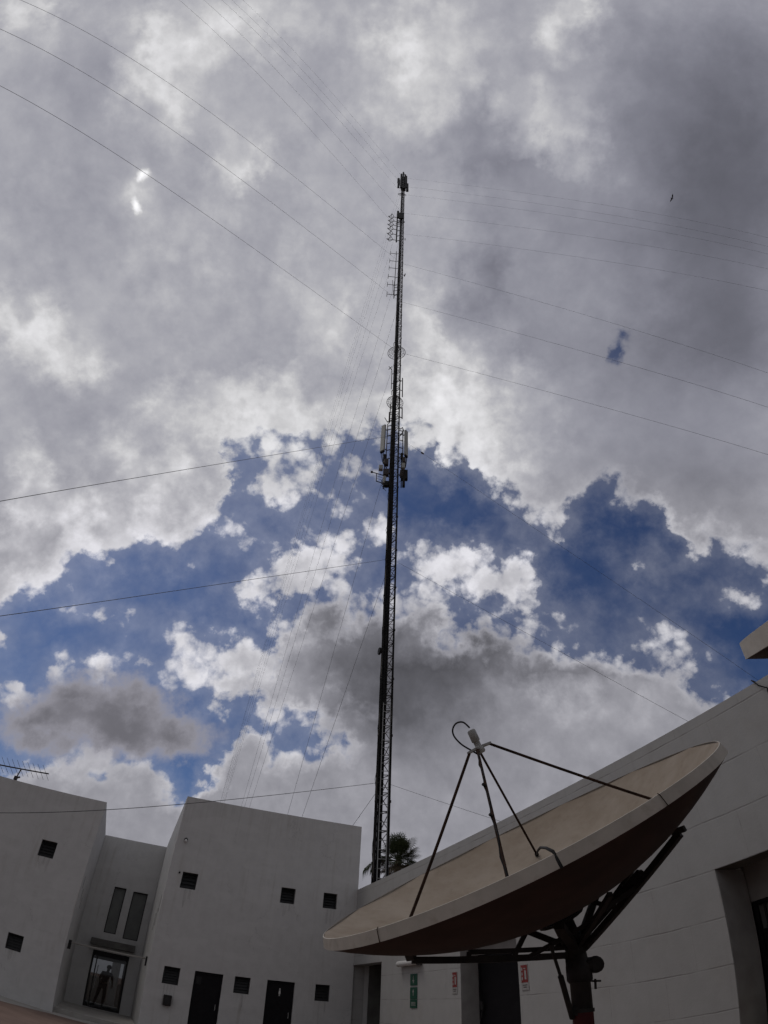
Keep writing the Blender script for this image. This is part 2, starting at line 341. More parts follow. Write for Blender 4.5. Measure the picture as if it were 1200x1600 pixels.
M['trunk'] = mat('palm_trunk_bark', mottled((.06, .045, .032), (.11, .085, .06), 10, .9), rough=.9)
M['frond'] = mat('palm_frond_green', mottled((.03, .042, .018), (.06, .075, .03), 5, .6), rough=.6)
M['frond_dry'] = mat('dry_palm_frond', mottled((.08, .06, .035), (.13, .10, .06), 5, .8), rough=.8)
M['paving'] = mat('red_brown_paving', mottled((.14, .092, .072), (.19, .13, .105), 1.3, .85), rough=.85)
M['concrete'] = mat('pale_concrete', mottled((.28, .265, .245), (.36, .345, .32), 1.7, .85), rough=.85)
M['dark_concrete'] = mat('stain_and_shade_concrete', mottled((.10, .095, .09), (.15, .145, .135), 2.7, .85), rough=.85)  # stain tone, also used to paint the shade of the doorway soffits
M['yellow'] = mat('yellow_plastic', mottled((.42, .26, .02), (.5, .32, .03), 9, .5), rough=.5)
M['cabinet'] = mat('dark_cabinet', mottled((.02, .018, .018), (.035, .03, .03), 6, .6), rough=.6)
M['skin'] = mat('skin', mottled((.25, .15, .10), (.29, .18, .125), 20, .6), rough=.6)
M['cloth_dark'] = mat('dark_cloth', mottled((.012, .013, .018), (.022, .022, .03), 30, .9), rough=.9)
M['hair'] = mat('dark_hair', mottled((.01, .009, .008), (.018, .015, .013), 60, .6), rough=.6)
M['feather'] = mat('dark_feathers', mottled((.02, .02, .022), (.04, .04, .042), 30, .8), rough=.8)
M['ceramic'] = mat('brown_insulator_glaze', mottled((.03, .018, .012), (.05, .03, .02), 30, .3), rough=.3)
def clear(t, b):
    t.n.remove(b); o = t.n['Material Output']
    tr = t.n.new('ShaderNodeBsdfTransparent'); tr.inputs[0].default_value = (.42, .43, .43, 1)
    gl = t.n.new('ShaderNodeBsdfGlossy'); gl.inputs['Roughness'].default_value = .02
    fr = t.n.new('ShaderNodeFresnel'); fr.inputs[0].default_value = 1.45
    mx = t.n.new('ShaderNodeMixShader'); t.l.new(fr.outputs[0], mx.inputs[0]); t.l.new(tr.outputs[0], mx.inputs[1]); t.l.new(gl.outputs[0], mx.inputs[2])
    t.l.new(mx.outputs[0], o.inputs[0])
M['clear'] = mat('clear_door_glass', clear)

# ------------------------------------------------------------------ mesh helpers
class MB:
    def __init__(s): s.v = []; s.f = []; s.sm = []
    def add(s, vs, fs, smooth=False):
        o = len(s.v); s.v += [tuple(q) for q in vs]; s.f += [tuple(i + o for i in f) for f in fs]; s.sm += [smooth] * len(fs)
        return s
    def box(s, x0, x1, y0, y1, z0, z1, X=None):
        vs = [Vector((x, y, z)) for z in (z0, z1) for y in (y0, y1) for x in (x0, x1)]
        if X is not None: vs = [X @ q for q in vs]
        return s.add(vs, [(0, 2, 3, 1), (4, 5, 7, 6), (0, 1, 5, 4), (2, 6, 7, 3), (0, 4, 6, 2), (1, 3, 7, 5)])
    def cbox(s, x0, x1, y0, y1, z0, z1, c=.01):
        """a box with chamfered vertical and horizontal edges along x"""
        def ring(y0, y1, z0, z1): return [(y0 + c, z0), (y1 - c, z0), (y1, z0 + c), (y1, z1 - c), (y1 - c, z1), (y0 + c, z1), (y0, z1 - c), (y0, z0 + c)]
        r = ring(y0, y1, z0, z1); r2 = ring(y0 + c, y1 - c, z0 + c, z1 - c)
        rows = [(x0, r2), (x0 + c, r), (x1 - c, r), (x1, r2)]
        vs = [(x, y, z) for x, rr in rows for y, z in rr]; fs = []
        for k in range(3):
            for i in range(8): fs.append((k * 8 + i, k * 8 + (i + 1) % 8, k * 8 + 8 + (i + 1) % 8, k * 8 + 8 + i))
        fs.append(tuple(range(7, -1, -1))); fs.append(tuple(range(24, 32)))
        return s.add(vs, fs)
    def bar(s, p, q, w, h=None, up=(0, 0, 1)):
        h = h or w; p = Vector(p); q = Vector(q); d = (q - p).normalized(); u = Vector(up)
        if abs(d.dot(u)) > .98: u = Vector((1, 0, 0))
        a = d.cross(u).normalized(); b = a.cross(d)
        vs = [c + a * i * w / 2 + b * j * h / 2 for c in (p, q) for i, j in ((-1, -1), (1, -1), (1, 1), (-1, 1))]
        return s.add(vs, [(3, 2, 1, 0), (4, 5, 6, 7)] + [(i, (i + 1) % 4, 4 + (i + 1) % 4, 4 + i) for i in range(4)])
    def tube(s, pts, r, n=6, r2=None, cap=True):
        pts = [Vector(p) for p in pts]; k = len(pts); rs = [r + ((r2 if r2 is not None else r) - r) * i / (k - 1) for i in range(k)] if not isinstance(r, (list, tuple)) else r
        d0 = (pts[1] - pts[0]).normalized(); u = Vector((0, 0, 1)) if abs(d0.z) < .9 else Vector((1, 0, 0))
        a = d0.cross(u).normalized(); vs = []; fs = []
        for i, p in enumerate(pts):
            d = (pts[min(i + 1, k - 1)] - pts[max(i - 1, 0)]).normalized()
            a = (a - d * a.dot(d)).normalized(); b = d.cross(a)
            vs += [p + (a * math.cos(2 * math.pi * j / n) + b * math.sin(2 * math.pi * j / n)) * rs[i] for j in range(n)]
        for i in range(k - 1):
            for j in range(n): fs.append((i * n + j, i * n + (j + 1) % n, i * n + n + (j + 1) % n, i * n + n + j))
        s.add(vs, fs, n > 5)
        if cap: s.add([vs[j] for j in range(n)] + [vs[-n + j] for j in range(n)], [tuple(range(n - 1, -1, -1)), tuple(range(n, 2 * n))])
        return s
    def lathe(s, o, axis, prof, n=24, smooth=True, closed=True):
        """prof: (radius, height along axis)"""
        axis = Vector(axis).normalized(); o = Vector(o); u = Vector((0, 0, 1)) if abs(axis.z) < .9 else Vector((1, 0, 0))
        a = axis.cross(u).normalized(); b = axis.cross(a); vs = []; fs = []
        for r, h in prof: vs += [o + axis * h + (a * math.cos(2 * math.pi * j / n) + b * math.sin(2 * math.pi * j / n)) * r for j in range(n)]
        for i in range(len(prof) - 1):
            for j in range(n): fs.append((i * n + j, i * n + (j + 1) % n, i * n + n + (j + 1) % n, i * n + n + j))
        s.add(vs, fs, smooth)
        if closed:
            s.add([vs[j] for j in range(n)], [tuple(range(n))]); s.add(vs[-n:], [tuple(range(n))])
        return s
    def build(s, name, m, parent=None, loc=None, rotz=None):
        me = bpy.data.meshes.new(name); me.from_pydata(s.v, [], s.f); me.update()
        for p, q in zip(me.polygons, s.sm): p.use_smooth = q
        bm = bmesh.new(); bm.from_mesh(me); bmesh.ops.recalc_face_normals(bm, faces=bm.faces); bm.to_mesh(me); bm.free()
        me.materials.append(m if not isinstance(m, str) else M[m])
        o = bpy.data.objects.new(name, me); col.objects.link(o)
        if parent: o.parent = parent
        if loc is not None: o.location = loc
        if rotz is not None: o.rotation_euler = (0, 0, rotz)
        return o
def tag(o, label=None, cat=None, group=None, kind=None):
    if label: o['label'] = label
    if cat: o['category'] = cat
    if group: o['group'] = group
    if kind: o['kind'] = kind
    return o
def empty(name, loc, rotz=0.0):
    o = bpy.data.objects.new(name, None); o.empty_display_size = .2; col.objects.link(o)
    o.location = loc; o.rotation_euler = (0, 0, rotz); return o

def ray(px, py):
    """world direction of a point of the 1200 x 1600 photograph, used to place real things at real distances"""
    x, y = (px - 600) / 800, (800 - py) / 800; r = math.hypot(x, y) or 1e-9
    t = TH[0] * r + TH[1] * r ** 2 + TH[2] * r ** 3 + TH[3] * r ** 4
    c = Vector((math.sin(t) * x / r, math.sin(t) * y / r, -math.cos(t)))
    return Matrix(CAMROT) @ c
CAM = Vector((0, 0, EYE))

# ------------------------------------------------------------------ ground
g = MB().add([(-400, -400, 0), (400, -400, 0), (400, 400, 0), (-400, 400, 0)], [(0, 1, 2, 3)])
tag(g.build('ground', 'paving'), kind='structure')

# ------------------------------------------------------------------ white two-storey building on the left
FAZ = rad(-21.15); FROT = rad(21.15); FD = 19.0
FO = Vector((math.sin(FAZ) * FD, math.cos(FAZ) * FD, 0))
def wall_panel(mb, x0, x1, z0, z1, holes, y=0.0, t=.22):
    xs = sorted({x0, x1, *[h[0] for h in holes], *[h[1] for h in holes]}); zs = sorted({z0, z1, *[h[2] for h in holes], *[h[3] for h in holes]})
    xs = [q for q in xs if x0 <= q <= x1]; zs = [q for q in zs if z0 <= q <= z1]
    solid = lambda i, j: 0 <= i < len(xs) - 1 and 0 <= j < len(zs) - 1 and not any(h[0] <= (xs[i] + xs[i + 1]) / 2 <= h[1] and h[2] <= (zs[j] + zs[j + 1]) / 2 <= h[3] for h in holes)
    for i in range(len(xs) - 1):
        for j in range(len(zs) - 1):
            if not solid(i, j): continue
            a, b, c, d = xs[i], xs[i + 1], zs[j], zs[j + 1]
            mb.add([(a, y, c), (b, y, c), (b, y, d), (a, y, d)], [(0, 1, 2, 3)])
            mb.add([(a, y + t, c), (b, y + t, c), (b, y + t, d), (a, y + t, d)], [(3, 2, 1, 0)])
            if not solid(i - 1, j): mb.add([(a, y, c), (a, y, d), (a, y + t, d), (a, y + t, c)], [(0, 1, 2, 3)])
            if not solid(i + 1, j): mb.add([(b, y, c), (b, y, d), (b, y + t, d), (b, y + t, c)], [(3, 2, 1, 0)])
            if not solid(i, j - 1): mb.add([(a, y, c), (b, y, c), (b, y + t, c), (a, y + t, c)], [(3, 2, 1, 0)])
            if not solid(i, j + 1): mb.add([(a, y, d), (b, y, d), (b, y + t, d), (a, y + t, d)], [(0, 1, 2, 3)])
    return mb
bld = empty('office_building', FO, FROT)
tag(bld, 'white plastered two storey building with small square windows and a deep recessed glass entrance', 'building')
WIN = [(-2.84, -2.39, 1.43, 1.905), (-2.677, -2.227, 4.185, 4.65), (1.495, 1.96, 4.127, 4.575), (4.563, 5.028, 4.132, 4.572), (5.953, 6.415, 4.136, 4.577),
       (1.527, 1.982, 1.525, 2.0), (3.54, 3.997, 1.548, 2.003), (5.944, 6.40, 1.553, 2.014)]
DOORS = [(2.395, 3.205, 0.02, 2.0), (4.487, 5.317, 0.02, 2.008)]
TALL = [(-.40, .03, 2.86, 4.46), (.295, .83, 2.78, 4.42)]
GD = (-.60, .68, .16, 2.21)
XL, XR, XE, DEEP = -1.248, 1.085, 7.11, 5.1
HL, HR, HM = 6.07, 6.725, 6.14
w = MB()
wall_panel(w, -14, XL, -.0, HL, [h for h in WIN if h[0] < -1.3])
wall_panel(w, XR, XE, -.0, HR, [h for h in WIN if h[0] > 0] + DOORS)
wall_panel(w, XL + .003, XR - .003, 0, HM, TALL + [GD], y=DEEP)
def side(mb, x0, x1, y0, y1, za, zb):
    """wall running inward, its top sloping from za to zb"""
    mb.add([(x0, y0, 0), (x1, y0, 0), (x1, y1, 0), (x0, y1, 0), (x0, y0, za), (x1, y0, za), (x1, y1, zb), (x0, y1, zb)],
           [(3, 2, 1, 0), (4, 5, 6, 7), (0, 1, 5, 4), (1, 2, 6, 5), (2, 3, 7, 6), (3, 0, 4, 7)])
side(w, XL - .22, XL, .22, 9.78, HL, HL + .09); side(w, XR, XR + .22, .22, 9.78, HR, HR - 1.05); side(w, XE - .22, XE, .22, 9.78, HR, HR - .5); side(w, -14, -13.78, .22, 9.78, HL, HL)
wall_panel(w, -14, XL - .0, 0, HL, [], y=9.78); wall_panel(w, XR, XE, 0, 5.6, [], y=9.78)
wall_panel(w, XL + .003, XR - .003, 0, 6.0, [(-.75, .66, .15, 2.0)], y=9.5, t=.2)
w.build('wall', 'plaster', bld)
r = MB(); r.box(-13.77, XL - .225, .225, 9.775, 5.55, 5.7); r.box(XR + .225, XE - .225, .225, 9.775, 5.2, 5.35); r.box(XL + .004, XR - .004, DEEP + .225, 9.49, 5.55, 5.7); r.box(XL + .004, XR - .004, DEEP + .225, 9.49, 2.75, 2.9)
r.build('roof', 'roof', bld)
MB().box(XL + .006, XR - .006, .35, 9.49, .002, .15).build('floor', 'concrete', bld)
def window(b, parent, slats=5, pane='glass_dark', slat='slat', y=.10):
    x0, x1, z0, z1 = b; t = .03; e = .003
    f = MB(); f.box(x0 + e, x0 + t, y - .035, y + .03, z0 + e, z1 - e); f.box(x1 - t, x1 - e, y - .035, y + .03, z0 + e, z1 - e)
    f.box(x0 + t, x1 - t, y - .034, y + .029, z0 + e, z0 + t); f.box(x0 + t, x1 - t, y - .034, y + .029, z1 - t, z1 - e)
    o = f.build('window', 'dark_frame', parent)
    MB().box(x0 + t, x1 - t, y + .034, y + .05, z0 + t, z1 - t).build('pane', pane, o)
    if not slats: return o
    s_ = MB(); h = (z1 - z0 - 2 * t) / slats
    for i in range(slats):
        X = Matrix.Translation((0, y - .002, z0 + t + h * (i + .5))) @ Matrix.Rotation(rad(62), 4, 'X')
        s_.box(x0 + t, x1 - t, -h * .46, h * .46, -.003, .003, X)
    s_.build('louvre', slat, o)
    return o
def stain(x, z, w_, h, y, m='stain'):
    n = 7; top = [(x + w_ * (k / (n - 1) - .5), y, z) for k in range(n)]
    bot = [(x + w_ * (k / (n - 1) - .5) * .8, y, z - h * random.uniform(.35, 1.0)) for k in range(n)]
    MB().add(top + bot, [(k, k + 1, n + k + 1, n + k) for k in range(n - 1)]).build('stain', m, bld)
for b in WIN: stain((b[0] + b[1]) / 2 + random.uniform(-.05, .05), b[2] - .004, (b[1] - b[0]) * .8, random.uniform(.4, .9), -.003)
for i, b in enumerate(WIN): window(b, bld, slats=(5, 5, 4, 5, 5, 6, 5, 5)[i])
for b in TALL: window(tuple(q for q in b), bld, slats=0, pane='grey_glass', y=DEEP + .09)
for k, b in enumerate(DOORS):
    x0, x1, z0, z1 = b; e = .003
    f = MB(); y = .05
    f.box(x0 + e, x0 + .05, y, y + .06, z0, z1 - e); f.box(x1 - .05, x1 - e, y, y + .06, z0, z1 - e); f.box(x0 + .05, x1 - .05, y + .001, y + .059, z1 - .05, z1 - e)
    d = f.box(x0 + .05, x1 - .05, y + .02, y + .055, z0, z1 - .052).build('door', 'door', bld)
    h = MB(); h.tube([(x1 - .11, y - .03, 1.0), (x1 - .11, y - .03, 1.16)], .012, 8); h.tube([(x1 - .11, y + .02, 1.01), (x1 - .11, y - .03, 1.01)], .01, 6); h.tube([(x1 - .11, y + .02, 1.15), (x1 - .11, y - .03, 1.15)], .01, 6)
    h.build('handle', 'galv', d)
    if k:
        s_ = MB(); cxs = 4.90; s_.lathe((cxs, y + .018, 1.79), (0, -1, 0), [(.022, 0), (.022, .004)], 14, False)
        s_.add([(cxs - .022, y + .014, 1.755), (cxs + .022, y + .014, 1.755), (cxs + .03, y + .014, 1.66), (cxs - .03, y + .014, 1.66)], [(0, 1, 2, 3)])
        s_.box(cxs - .016, cxs - .004, y + .013, y + .019, 1.60, 1.66); s_.box(cxs + .004, cxs + .016, y + .013, y + .019, 1.60, 1.66)
        s_.build('pictogram', 'white_sign', d)
    else:
        MB().box(x0 + .07, x0 + .22, y + .012, y + .018, 1.66, 1.86).build('notice', 'slat', d)
# glazed entrance door
x0, x1, z0, z1 = GD; y = DEEP + .08; e = .003
f = MB()
f.box(x0 + e, x0 + .07, y, y + .06, z0, z1 - e); f.box(x1 - .06, x1 - e, y, y + .06, z0, z1 - e); f.box(x0 + .07, x1 - .06, y + .001, y + .059, z1 - .16, z1 - e); f.box(x0 + .07, x1 - .06, y + .001, y + .059, z0, z0 + .05)
f.box(x0 + .17, x0 + .21, y + .001, y + .058, z0 + .05, z1 - .16)
gd = f.build('glass_door', 'dark_frame', bld)
MB().box(x0 + .21, x1 - .06, y + .025, y + .031, z0 + .05, z1 - .16).build('pane', 'clear', gd)
MB().box(x0 + .07, x0 + .17, y + .026, y + .032, z0 + .05, z1 - .16).build('pane', 'clear', gd)
MB().tube([(x0 + .28, y - .05, .9), (x0 + .28, y - .05, 1.7)], .014, 8).tube([(x0 + .28, y + .03, .95), (x0 + .28, y - .05, .95)], .01, 6).tube([(x0 + .28, y + .03, 1.65), (x0 + .28, y - .05, 1.65)], .01, 6).build('handle', 'galv', gd)
MB().cbox(-.75, .80, DEEP - .35, DEEP - .003, 2.36, 2.60, .015).build('lintel', 'dark_concrete', bld)
rail = MB().cbox(XL + .004, XR - .004, 1.10, 1.17, 2.115, 2.16, .006).build('gate_rail', 'concrete', bld)
MB().box(XL + .003, XL + .09, 1.08, 1.2, 1.93, 2.20).build('bracket', 'dark_frame', rail); MB().box(XR - .05, XR - .003, 1.08, 1.2, 1.93, 2.20).build('bracket', 'dark_frame', rail)
# rain-spout holes with drip stains on the recess side walls
for q, zz in ((.9, 4.05), (1.5, 3.75), (2.1, 3.55)): MB().box(XL, XL + .006, q, q + .035, zz - .35, zz).build('drip_stain', 'dark_concrete', bld)
for q, zz in ((.7, 3.95), (1.1, 3.6), (1.6, 3.5)): MB().box(XR - .006, XR, q, q + .03, zz - .5, zz).build('drip_stain', 'dark_concrete', bld)

def onF(px, py, dep=0.0):
    yd = Vector((math.sin(FAZ), math.cos(FAZ), 0)); v = ray(px, py); return CAM + v * ((FO.dot(yd) + dep) / v.dot(yd))
Fm = Matrix.Translation(FO) @ Matrix.Rotation(FROT, 4, 'Z')
# bulkhead lamp, meter box
lp = MB(); lp.lathe((0, 0, 0), (0, -1, 0), [(.05, 0), (.055, .03), (.03, .035)], 16)
lo = empty('wall_lamp', Fm @ Vector((1.358, -.0, 5.46)), FROT)
lp.build('lamp_base', 'dark_frame', lo)
MB().lathe((0, -.036, -.01), (0, -.7, -.7), [(.03, 0), (.042, .03), (.035, .07), (.012, .09)], 16).build('lamp_globe', 'white_sign', lo)
tag(lo, 'small white bulkhead lamp high on the white facade near its top left corner', 'lamp')
mb_ = empty('meter_box', Fm @ Vector((1.755, 0, .93)), FROT)
MB().cbox(-.113, .113, -.12, -.002, 0, .30, .012).build('box', 'cabinet', mb_)
MB().box(-.08, .08, -.126, -.1205, .05, .24).build('cover', 'dark_frame', mb_)
tag(mb_, 'black electricity meter box below the lower left window beside the first door', 'meter box')
vh = MB().lathe(Fm @ Vector((1.395, .0, 4.53)), Fm.to_3x3() @ Vector((0, -1, 0)), [(.028, 0), (.028, .03), (.018, .03), (.018, .002)], 12).build('vent_pipe', 'cabinet')
tag(vh, 'tiny dark pipe stub beside the upper louvred window', 'pipe')

# pavement in front of the building
pv = MB().add([Fm @ Vector(q) for q in ((-14, -4.5, .004), (-2.7, -2.15, .004), (-1.25, -.62, .004), (7.2, -.9, .004), (7.2, .5, .004), (-14, .5, .004))], [(0, 1, 2, 3, 4, 5)])
tag(pv.build('pavement', 'concrete'), kind='structure')

# added pale slab and low wall, standing in for bright reflections in the glass
pv = MB().add([Fm @ Vector(q) for q in ((-6, 9.7, .004), (6, 9.7, .004), (6, 15.5, .004), (-6, 15.5, .004))], [(0, 1, 2, 3)])
tag(pv.build('pavement', 'concrete'), kind='structure')
bw = empty('stand_in_wall', Fm @ Vector((0, 13.2, 0)), FROT); tag(bw, 'low grey wall with a pale pillar, added behind the glass entrance for a reflection', 'wall')
MB().cbox(-5, .18, 0, .2, 0, 1.25, .02).build('wall', 'concrete', bw); MB().cbox(.62, 5, 0, .2, 0, 1.1, .02).build('wall', 'concrete', bw)
MB().cbox(.20, .60, -.06, .26, 0, 2.25, .02).build('pillar', 'plaster', bw)

# person added behind the entrance glass, standing in for a reflection in it
def figure():
    po = empty('figure', Fm @ Vector((-.04, DEEP + 2.3, .15)), FROT)
    po.scale = (.96, .96, .96); tag(po, 'person in dark clothes added behind the glass entrance door, standing in for a reflection', 'figure')
    J = {'pel': (0, 0, .92), 'waist': (.03, -.01, 1.10), 'chest': (.07, -.02, 1.32), 'neck': (.10, -.03, 1.48), 'head': (.115, -.05, 1.58), 'top': (.12, -.05, 1.70),
         'shL': (-.09, 0, 1.41), 'elL': (-.17, .03, 1.16), 'wrL': (-.13, -.08, .95), 'haL': (-.11, -.11, .87), 'shR': (.25, -.03, 1.40), 'elR': (.34, -.02, 1.15), 'wrR': (.36, -.16, .98), 'haR': (.36, -.2, .91),
         'hiL': (-.09, 0, .88), 'knL': (-.15, -.04, .50), 'anL': (-.23, .04, .09), 'toL': (-.25, -.12, .035), 'hiR': (.09, 0, .88), 'knR': (.12, -.07, .49), 'anR': (.10, .0, .09), 'toR': (.11, -.16, .035)}
    Rr = {'pel': .125, 'waist': .115, 'chest': .13, 'neck': .052, 'head': .082, 'top': .07, 'shL': .06, 'elL': .042, 'wrL': .027, 'haL': .036, 'shR': .06, 'elR': .042, 'wrR': .027, 'haR': .036,
          'hiL': .092, 'knL': .058, 'anL': .038, 'toL': .034, 'hiR': .092, 'knR': .058, 'anR': .038, 'toR': .034}
    E = [('pel', 'waist'), ('waist', 'chest'), ('chest', 'neck'), ('neck', 'head'), ('head', 'top'), ('chest', 'shL'), ('shL', 'elL'), ('elL', 'wrL'), ('wrL', 'haL'), ('chest', 'shR'), ('shR', 'elR'), ('elR', 'wrR'), ('wrR', 'haR'),
         ('pel', 'hiL'), ('hiL', 'knL'), ('knL', 'anL'), ('anL', 'toL'), ('pel', 'hiR'), ('hiR', 'knR'), ('knR', 'anR'), ('anR', 'toR')]
    def skin(name, edges, grow, m, root):
        names = []
        for e_ in edges:
            for q in e_:
                if q not in names: names.append(q)
        me = bpy.data.meshes.new(name); me.from_pydata([J[q] for q in names], [(names.index(a), names.index(b)) for a, b in edges], [])
        o = bpy.data.objects.new(name, me); col.objects.link(o); o.parent = po
        md = o.modifiers.new('skin', 'SKIN'); md.use_smooth_shade = True
        for i, q in enumerate(names):
            me.skin_vertices[0].data[i].radius = (Rr[q] + grow, Rr[q] * .9 + grow); me.skin_vertices[0].data[i].use_root = q == root
        sb = o.modifiers.new('subd', 'SUBSURF'); sb.levels = 2; sb.render_levels = 2
        me.materials.append(M[m]); return o
    skin('body', E, 0, 'skin', 'pel')
    skin('shirt', [q for q in E if q in [('pel', 'waist'), ('waist', 'chest'), ('chest', 'shL'), ('shL', 'elL'), ('chest', 'shR'), ('shR', 'elR')]], .014, 'cloth_dark', 'pel')
    skin('trousers', [('pel', 'hiL'), ('hiL', 'knL'), ('knL', 'anL'), ('pel', 'hiR'), ('hiR', 'knR'), ('knR', 'anR')], .016, 'cloth_dark', 'pel')
    h = MB().lathe((.118, -.04, 1.60), (.03, .15, 1), [(.098, 0), (.100, .05), (.088, .10), (.05, .135), (.005, .145)], 16); h.build('hair', 'hair', po)
    for sx in (-.032, .032): MB().lathe((.118 + sx, -.135, 1.615), (0, -1, 0), [(.012, 0), (.010, .008), (.002, .012)], 8).build('eye', 'hair', po)
    MB().lathe((.118, -.132, 1.575), (0, -1, -.2), [(.018, 0), (.013, .015), (.003, .024)], 8).build('nose', 'skin', po)
    for hand, sx in (('haL', -1), ('haR', 1)):
        fg = MB(); hx, hy, hz = J[hand]
        for k in range(4): fg.tube([(hx - .024 + .016 * k, hy - .01, hz - .02), (hx - .026 + .017 * k, hy - .025, hz - .065), (hx - .026 + .017 * k, hy - .015, hz - .10 + .008 * abs(k - 1.5))], .0085, 6, .006)
        fg.tube([(hx - sx * .03, hy - .01, hz + .0), (hx - sx * .048, hy - .025, hz - .04), (hx - sx * .045, hy - .035, hz - .065)], .010, 6, .007)
        fg.build('fingers', 'skin', po)
    for a, t_ in (('anL', 'toL'), ('anR', 'toR')):
        A = Vector(J[a]); B_ = Vector(J[t_]); MB().tube([A + Vector((0, .05, -.045)), A + Vector((0, -.03, -.035)), B_ + Vector((0, 0, .0)), B_ + Vector((0, -.05, -.005))], [.04, .047, .044, .022], 8).build('shoe', 'cabinet', po)
figure()

# ------------------------------------------------------------------ right building: long white blockwork wall
WAZ = rad(70.41); WROT = rad(-70.41 + 90 - 90); WD = 6.57
WO = Vector((math.sin(WAZ) * WD, math.cos(WAZ) * WD, 0))
WROT = math.atan2(-math.sin(rad(70.41)), math.cos(rad(70.41)))
Wm = Matrix.Translation(WO) @ Matrix.Rotation(WROT, 4, 'Z')
blk = empty('workshop_building', WO, WROT)
tag(blk, 'long single storey building of white painted blockwork with open doorways, behind the dish', 'building')
HW = 4.775
OPEN = [(-19.26, -16.815, .02, 2.62), (-12.30, -10.11, .02, 2.93), (-5.37, -2.9, .02, 2.866)]
w = MB(); wall_panel(w, -20.6, 9, 0, HW, OPEN, t=.40)
w.build('wall', 'block', blk)
w = MB(); w.box(-20.6, -20.35, .403, 5.0, 0, HW - .02); w.box(-20.35, 9, 4.75, 5.0, 0, HW - .02); w.box(8.75, 9, .403, 4.75, 0, HW - .02)
for a, b in ((-20.34, -19.27), (-16.8, -12.31), (-10.1, -5.38), (-2.89, 8.74)): w.box(a, b, .403, .55, 0, 4.3)
w.build('side_wall', 'plaster', blk)
MB().box(-20.34, 8.74, .556, 4.745, 4.30, 4.45).build('roof', 'roof', blk)
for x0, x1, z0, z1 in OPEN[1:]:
    MB().box(x0 + .002, x0 + .006, .012, .555 if x0 > -8 else .41, z0, z1 - .01).build('reveal', 'grey_paint_shade', blk)  # thin liner, the shade of the deep doorway put into its colour
    MB().box(x0 + .007, x1 - .002, .012, .40, z1 - .006, z1 - .002).build('soffit', 'dark_concrete', blk)  # dark sheet painting the shade under the doorway head
# doorway 1: deep dark store with wardrobe; doorway 2 and 3: dark metal doors set back in the wall
a, b, c, d = OPEN[0]
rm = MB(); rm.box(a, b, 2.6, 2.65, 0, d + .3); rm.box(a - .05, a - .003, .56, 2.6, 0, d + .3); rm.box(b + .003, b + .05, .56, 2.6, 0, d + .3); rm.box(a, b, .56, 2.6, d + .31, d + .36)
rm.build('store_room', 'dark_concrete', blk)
def metal_door(x0, x1, z0, z1, y, bars=True):
    f = MB(); t = .06
    f.box(x0, x0 + t, y, y + .06, z0, z1); f.box(x1 - t, x1, y, y + .06, z0, z1); f.box(x0 + t, x1 - t, y + .001, y + .059, z1 - t, z1)
    zz = z1 - .38 if bars else z1 - t
    if bars: f.box(x0 + t, x1 - t, y + .001, y + .059, zz - .05, zz)
    o = f.build('door', 'door', blk)
    MB().box(x0 + t, x1 - t, y + .02, y + .05, z0, zz - (.05 if bars else 0)).build('door_leaf', 'door', o)
    if bars:
        MB().box(x0 + t, x1 - t, y + .035, y + .045, zz, z1 - t).build('pane', 'grey_glass', o)
        q = MB(); n = max(3, int((x1 - x0) / .17))
        for i in range(1, n): xx = x0 + (x1 - x0) * i / n; q.box(xx - .012, xx + .012, y - .004, y + .018, zz, z1 - t)
        q.build('grille', 'dark_frame', o)
    h = MB().box(x0 + .10, x0 + .2, y - .05, y - .0, 1.45, 1.62); h.tube([(x0 + .15, y - .02, 1.45), (x0 + .15, y - .05, 1.3)], .015, 6)
    h.build('lock', 'dark_frame', o)
    return o
a, b, c, d = OPEN[1]
metal_door(a + .02, b - .02, .02, 2.52, .415, False)
MB().box(a - .0, b, .412, .50, 2.523, d + .1).build('lintel', 'grey_paint_shade', blk)  # recess shade put into the grey above the door
a, b, c, d = OPEN[2]
metal_door(a + .03, b - .02, .02, 2.415, .56, True)
MB().box(a, b, .57, .66, 2.42, d + .1).build('lintel', 'grey_paint_shade', blk)  # darker grey holds the shade above the set-back door

def wardrobe():
    o = empty('wardrobe', Wm @ Vector((-18.0, 1.0, .0)), WROT)
    MB().cbox(-.30, .75, 0, .55, .06, 1.55, .012).build('carcass', 'cabinet', o)
    MB().cbox(.76, 1.1, .02, .53, .06, 2.05, .012).build('side_cupboard', 'cabinet', o)
    d_ = MB(); d_.box(-.28, .22, -.018, -.002, .10, 1.50); d_.box(.235, .73, -.018, -.002, .10, 1.50); d_.build('door', 'dark_frame', o)
    tag(o, 'dark cupboard standing inside the leftmost doorway of the blockwork building', 'cupboard')
wardrobe()
# wall lamp over the green signs
lo = empty('tube_lamp', Wm @ Vector((-14.85, 0, 2.49)), WROT)
MB().tube([(-.62, -.085, 0), (-.6, -.085, 0), (.6, -.085, 0), (.62, -.085, 0)], [.05, .065, .065, .05], 14).build('diffuser', 'white_sign', lo)
MB().box(-.5, .5, -.045, -.002, -.045, .045).build('lamp_base', 'grey_paint_shade', lo)
MB().box(.621, .66, -.14, -.003, -.075, .075).build('end_cap', 'pole', lo)
tag(lo, 'horizontal white tube lamp mounted on the blockwork wall above the green signs', 'lamp')
